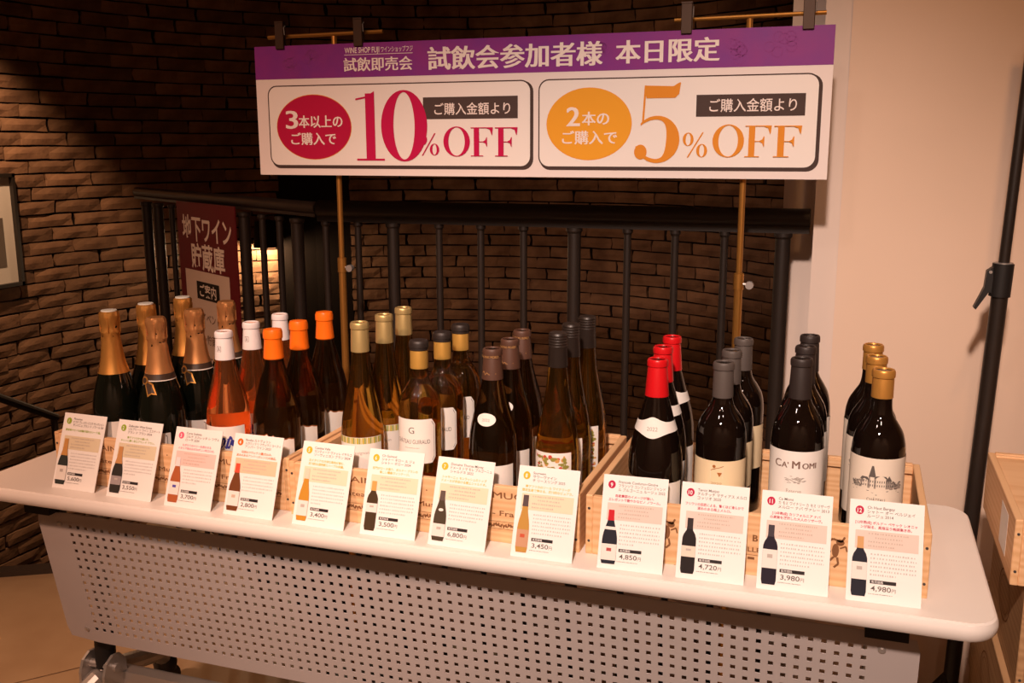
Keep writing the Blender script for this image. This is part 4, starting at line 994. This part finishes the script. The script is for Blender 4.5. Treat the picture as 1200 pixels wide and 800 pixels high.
for i, x in enumerate((-1.600, -1.406, -0.700, -0.474)):
    c = tag(empty('banner_clip', (x, BY, 1.545)), '%s bronze clip gripping the banner top, counted from the left' % ('first', 'second', 'third', 'fourth')[i], 'clip', 'clips on the banner')
    me = MB().box(-.0105, .0105, -.006, -.0028, 0, .056).mesh('front_jaw', M_CLIP); bevel_mesh(me, .001, 1); link('front_jaw', me, c)
    MB().box(-.0105, .0105, .0032, .0062, 0, .056).build('back_jaw', M_CLIP, c)
    MB().box(-.0105, .0105, -.006, .0062, .056, .059).build('hinge', M_CLIP, c)
    MB().tube([(.012, -.002, .030), (.013, -.006, .045), (.012, .002, .050)], .001, 6).build('spring_wire', M_STEEL, c)

# ================================================================== RIGHT SIDE: POLE STAND AND CRATE STACK
PY_ = 0.58
st = tag(empty('light_stand', (-0.142, PY_ + .01, 0)), 'black telescopic pole stand by the pale wall behind the table corner', 'stand')
top = Vector((0.046, 0, 1.62)); low = Vector((0, 0, .06)); jt = low.lerp(top, (1.075 - .06)/(1.62 - .06))
MB().tube([low, jt], .0145, 14).build('lower_pole', M_BLACK, st, smooth=True)
MB().tube([jt, top], .0095, 14).build('upper_pole', M_BLACK, st, smooth=True)
MB().tube([jt + Vector((-.001, 0, -.012)), jt + Vector((.001, 0, .048))], .0185, 16).build('clamp', M_BLACKP, st, smooth=True)
cl = MB(); cl.prism([(jt.x - .016, jt.z + .042), (jt.x - .026, jt.z + .034), (jt.x - .028, jt.z + .004), (jt.x - .043, jt.z - .034), (jt.x - .039, jt.z - .037), (jt.x - .020, jt.z - .004), (jt.x - .014, jt.z - .006)], -.010, .010)
lev = cl.build('clamp_lever', M_BLACKP, st)
MB().tube([(jt.x - .02, -.012, jt.z + .033), (jt.x - .02, .012, jt.z + .033)], .003, 8).build('rivet', M_STEEL, lev, smooth=True)
MB().tube([jt + Vector((.001, 0, .048)), jt + Vector((.001, 0, .050))], .0165, 16).build('clamp_ring', M_STEEL, st, smooth=True)
for a in (1.35, 2.9, 4.35):
    MB().tube([(0, 0, .30), (.09*math.cos(a), .09*math.sin(a), .16), (.20*math.cos(a), .20*math.sin(a), .012)], .010, 10).build('leg', M_BLACK, st, smooth=True)

zc = 0.0
stack = [(0.175, -0.104, 'bottom'), (0.175, -0.107, 'second from bottom'), (0.175, -0.110, 'third from bottom'), (0.173, -0.100, 'second from top')]
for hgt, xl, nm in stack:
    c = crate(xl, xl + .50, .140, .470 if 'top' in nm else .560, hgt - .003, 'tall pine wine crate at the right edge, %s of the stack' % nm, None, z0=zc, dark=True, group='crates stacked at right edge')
    if nm.startswith('second from top') or nm.startswith('third'):
        p = P2()
        for rr_ in ((.040, .0375), (.030, .029)):
            p.ring([(rr_[0]*1.5*math.cos(t*PI/16), .085 + rr_[0]*math.sin(t*PI/16)) for t in range(32)], [(rr_[1]*1.5*math.cos(t*PI/16), .085 + rr_[1]*math.sin(t*PI/16)) for t in range(32)])
        q = p.flat('oval_stamp', M_STAMP, c, 0); q.rotation_euler = (0, 0, -PI/2); q.location = (-.25 - .0006, 0, 0)
    zc += hgt
tc_ = crate(-0.122, 0.385, .136, .476, .100, 'shallow pale pine crate with paper label on top of the right-hand stack', None, z0=zc, group='crates stacked at right edge')
MB().box(-.2425, .2425, -.159, .159, .091, .099).build('lid_board', M_WOOD, tc_)
MB().box(-.2538, -.2534, -.105, -.035, .018, .085).build('paper_label', M_LABEL, tc_)

p = None
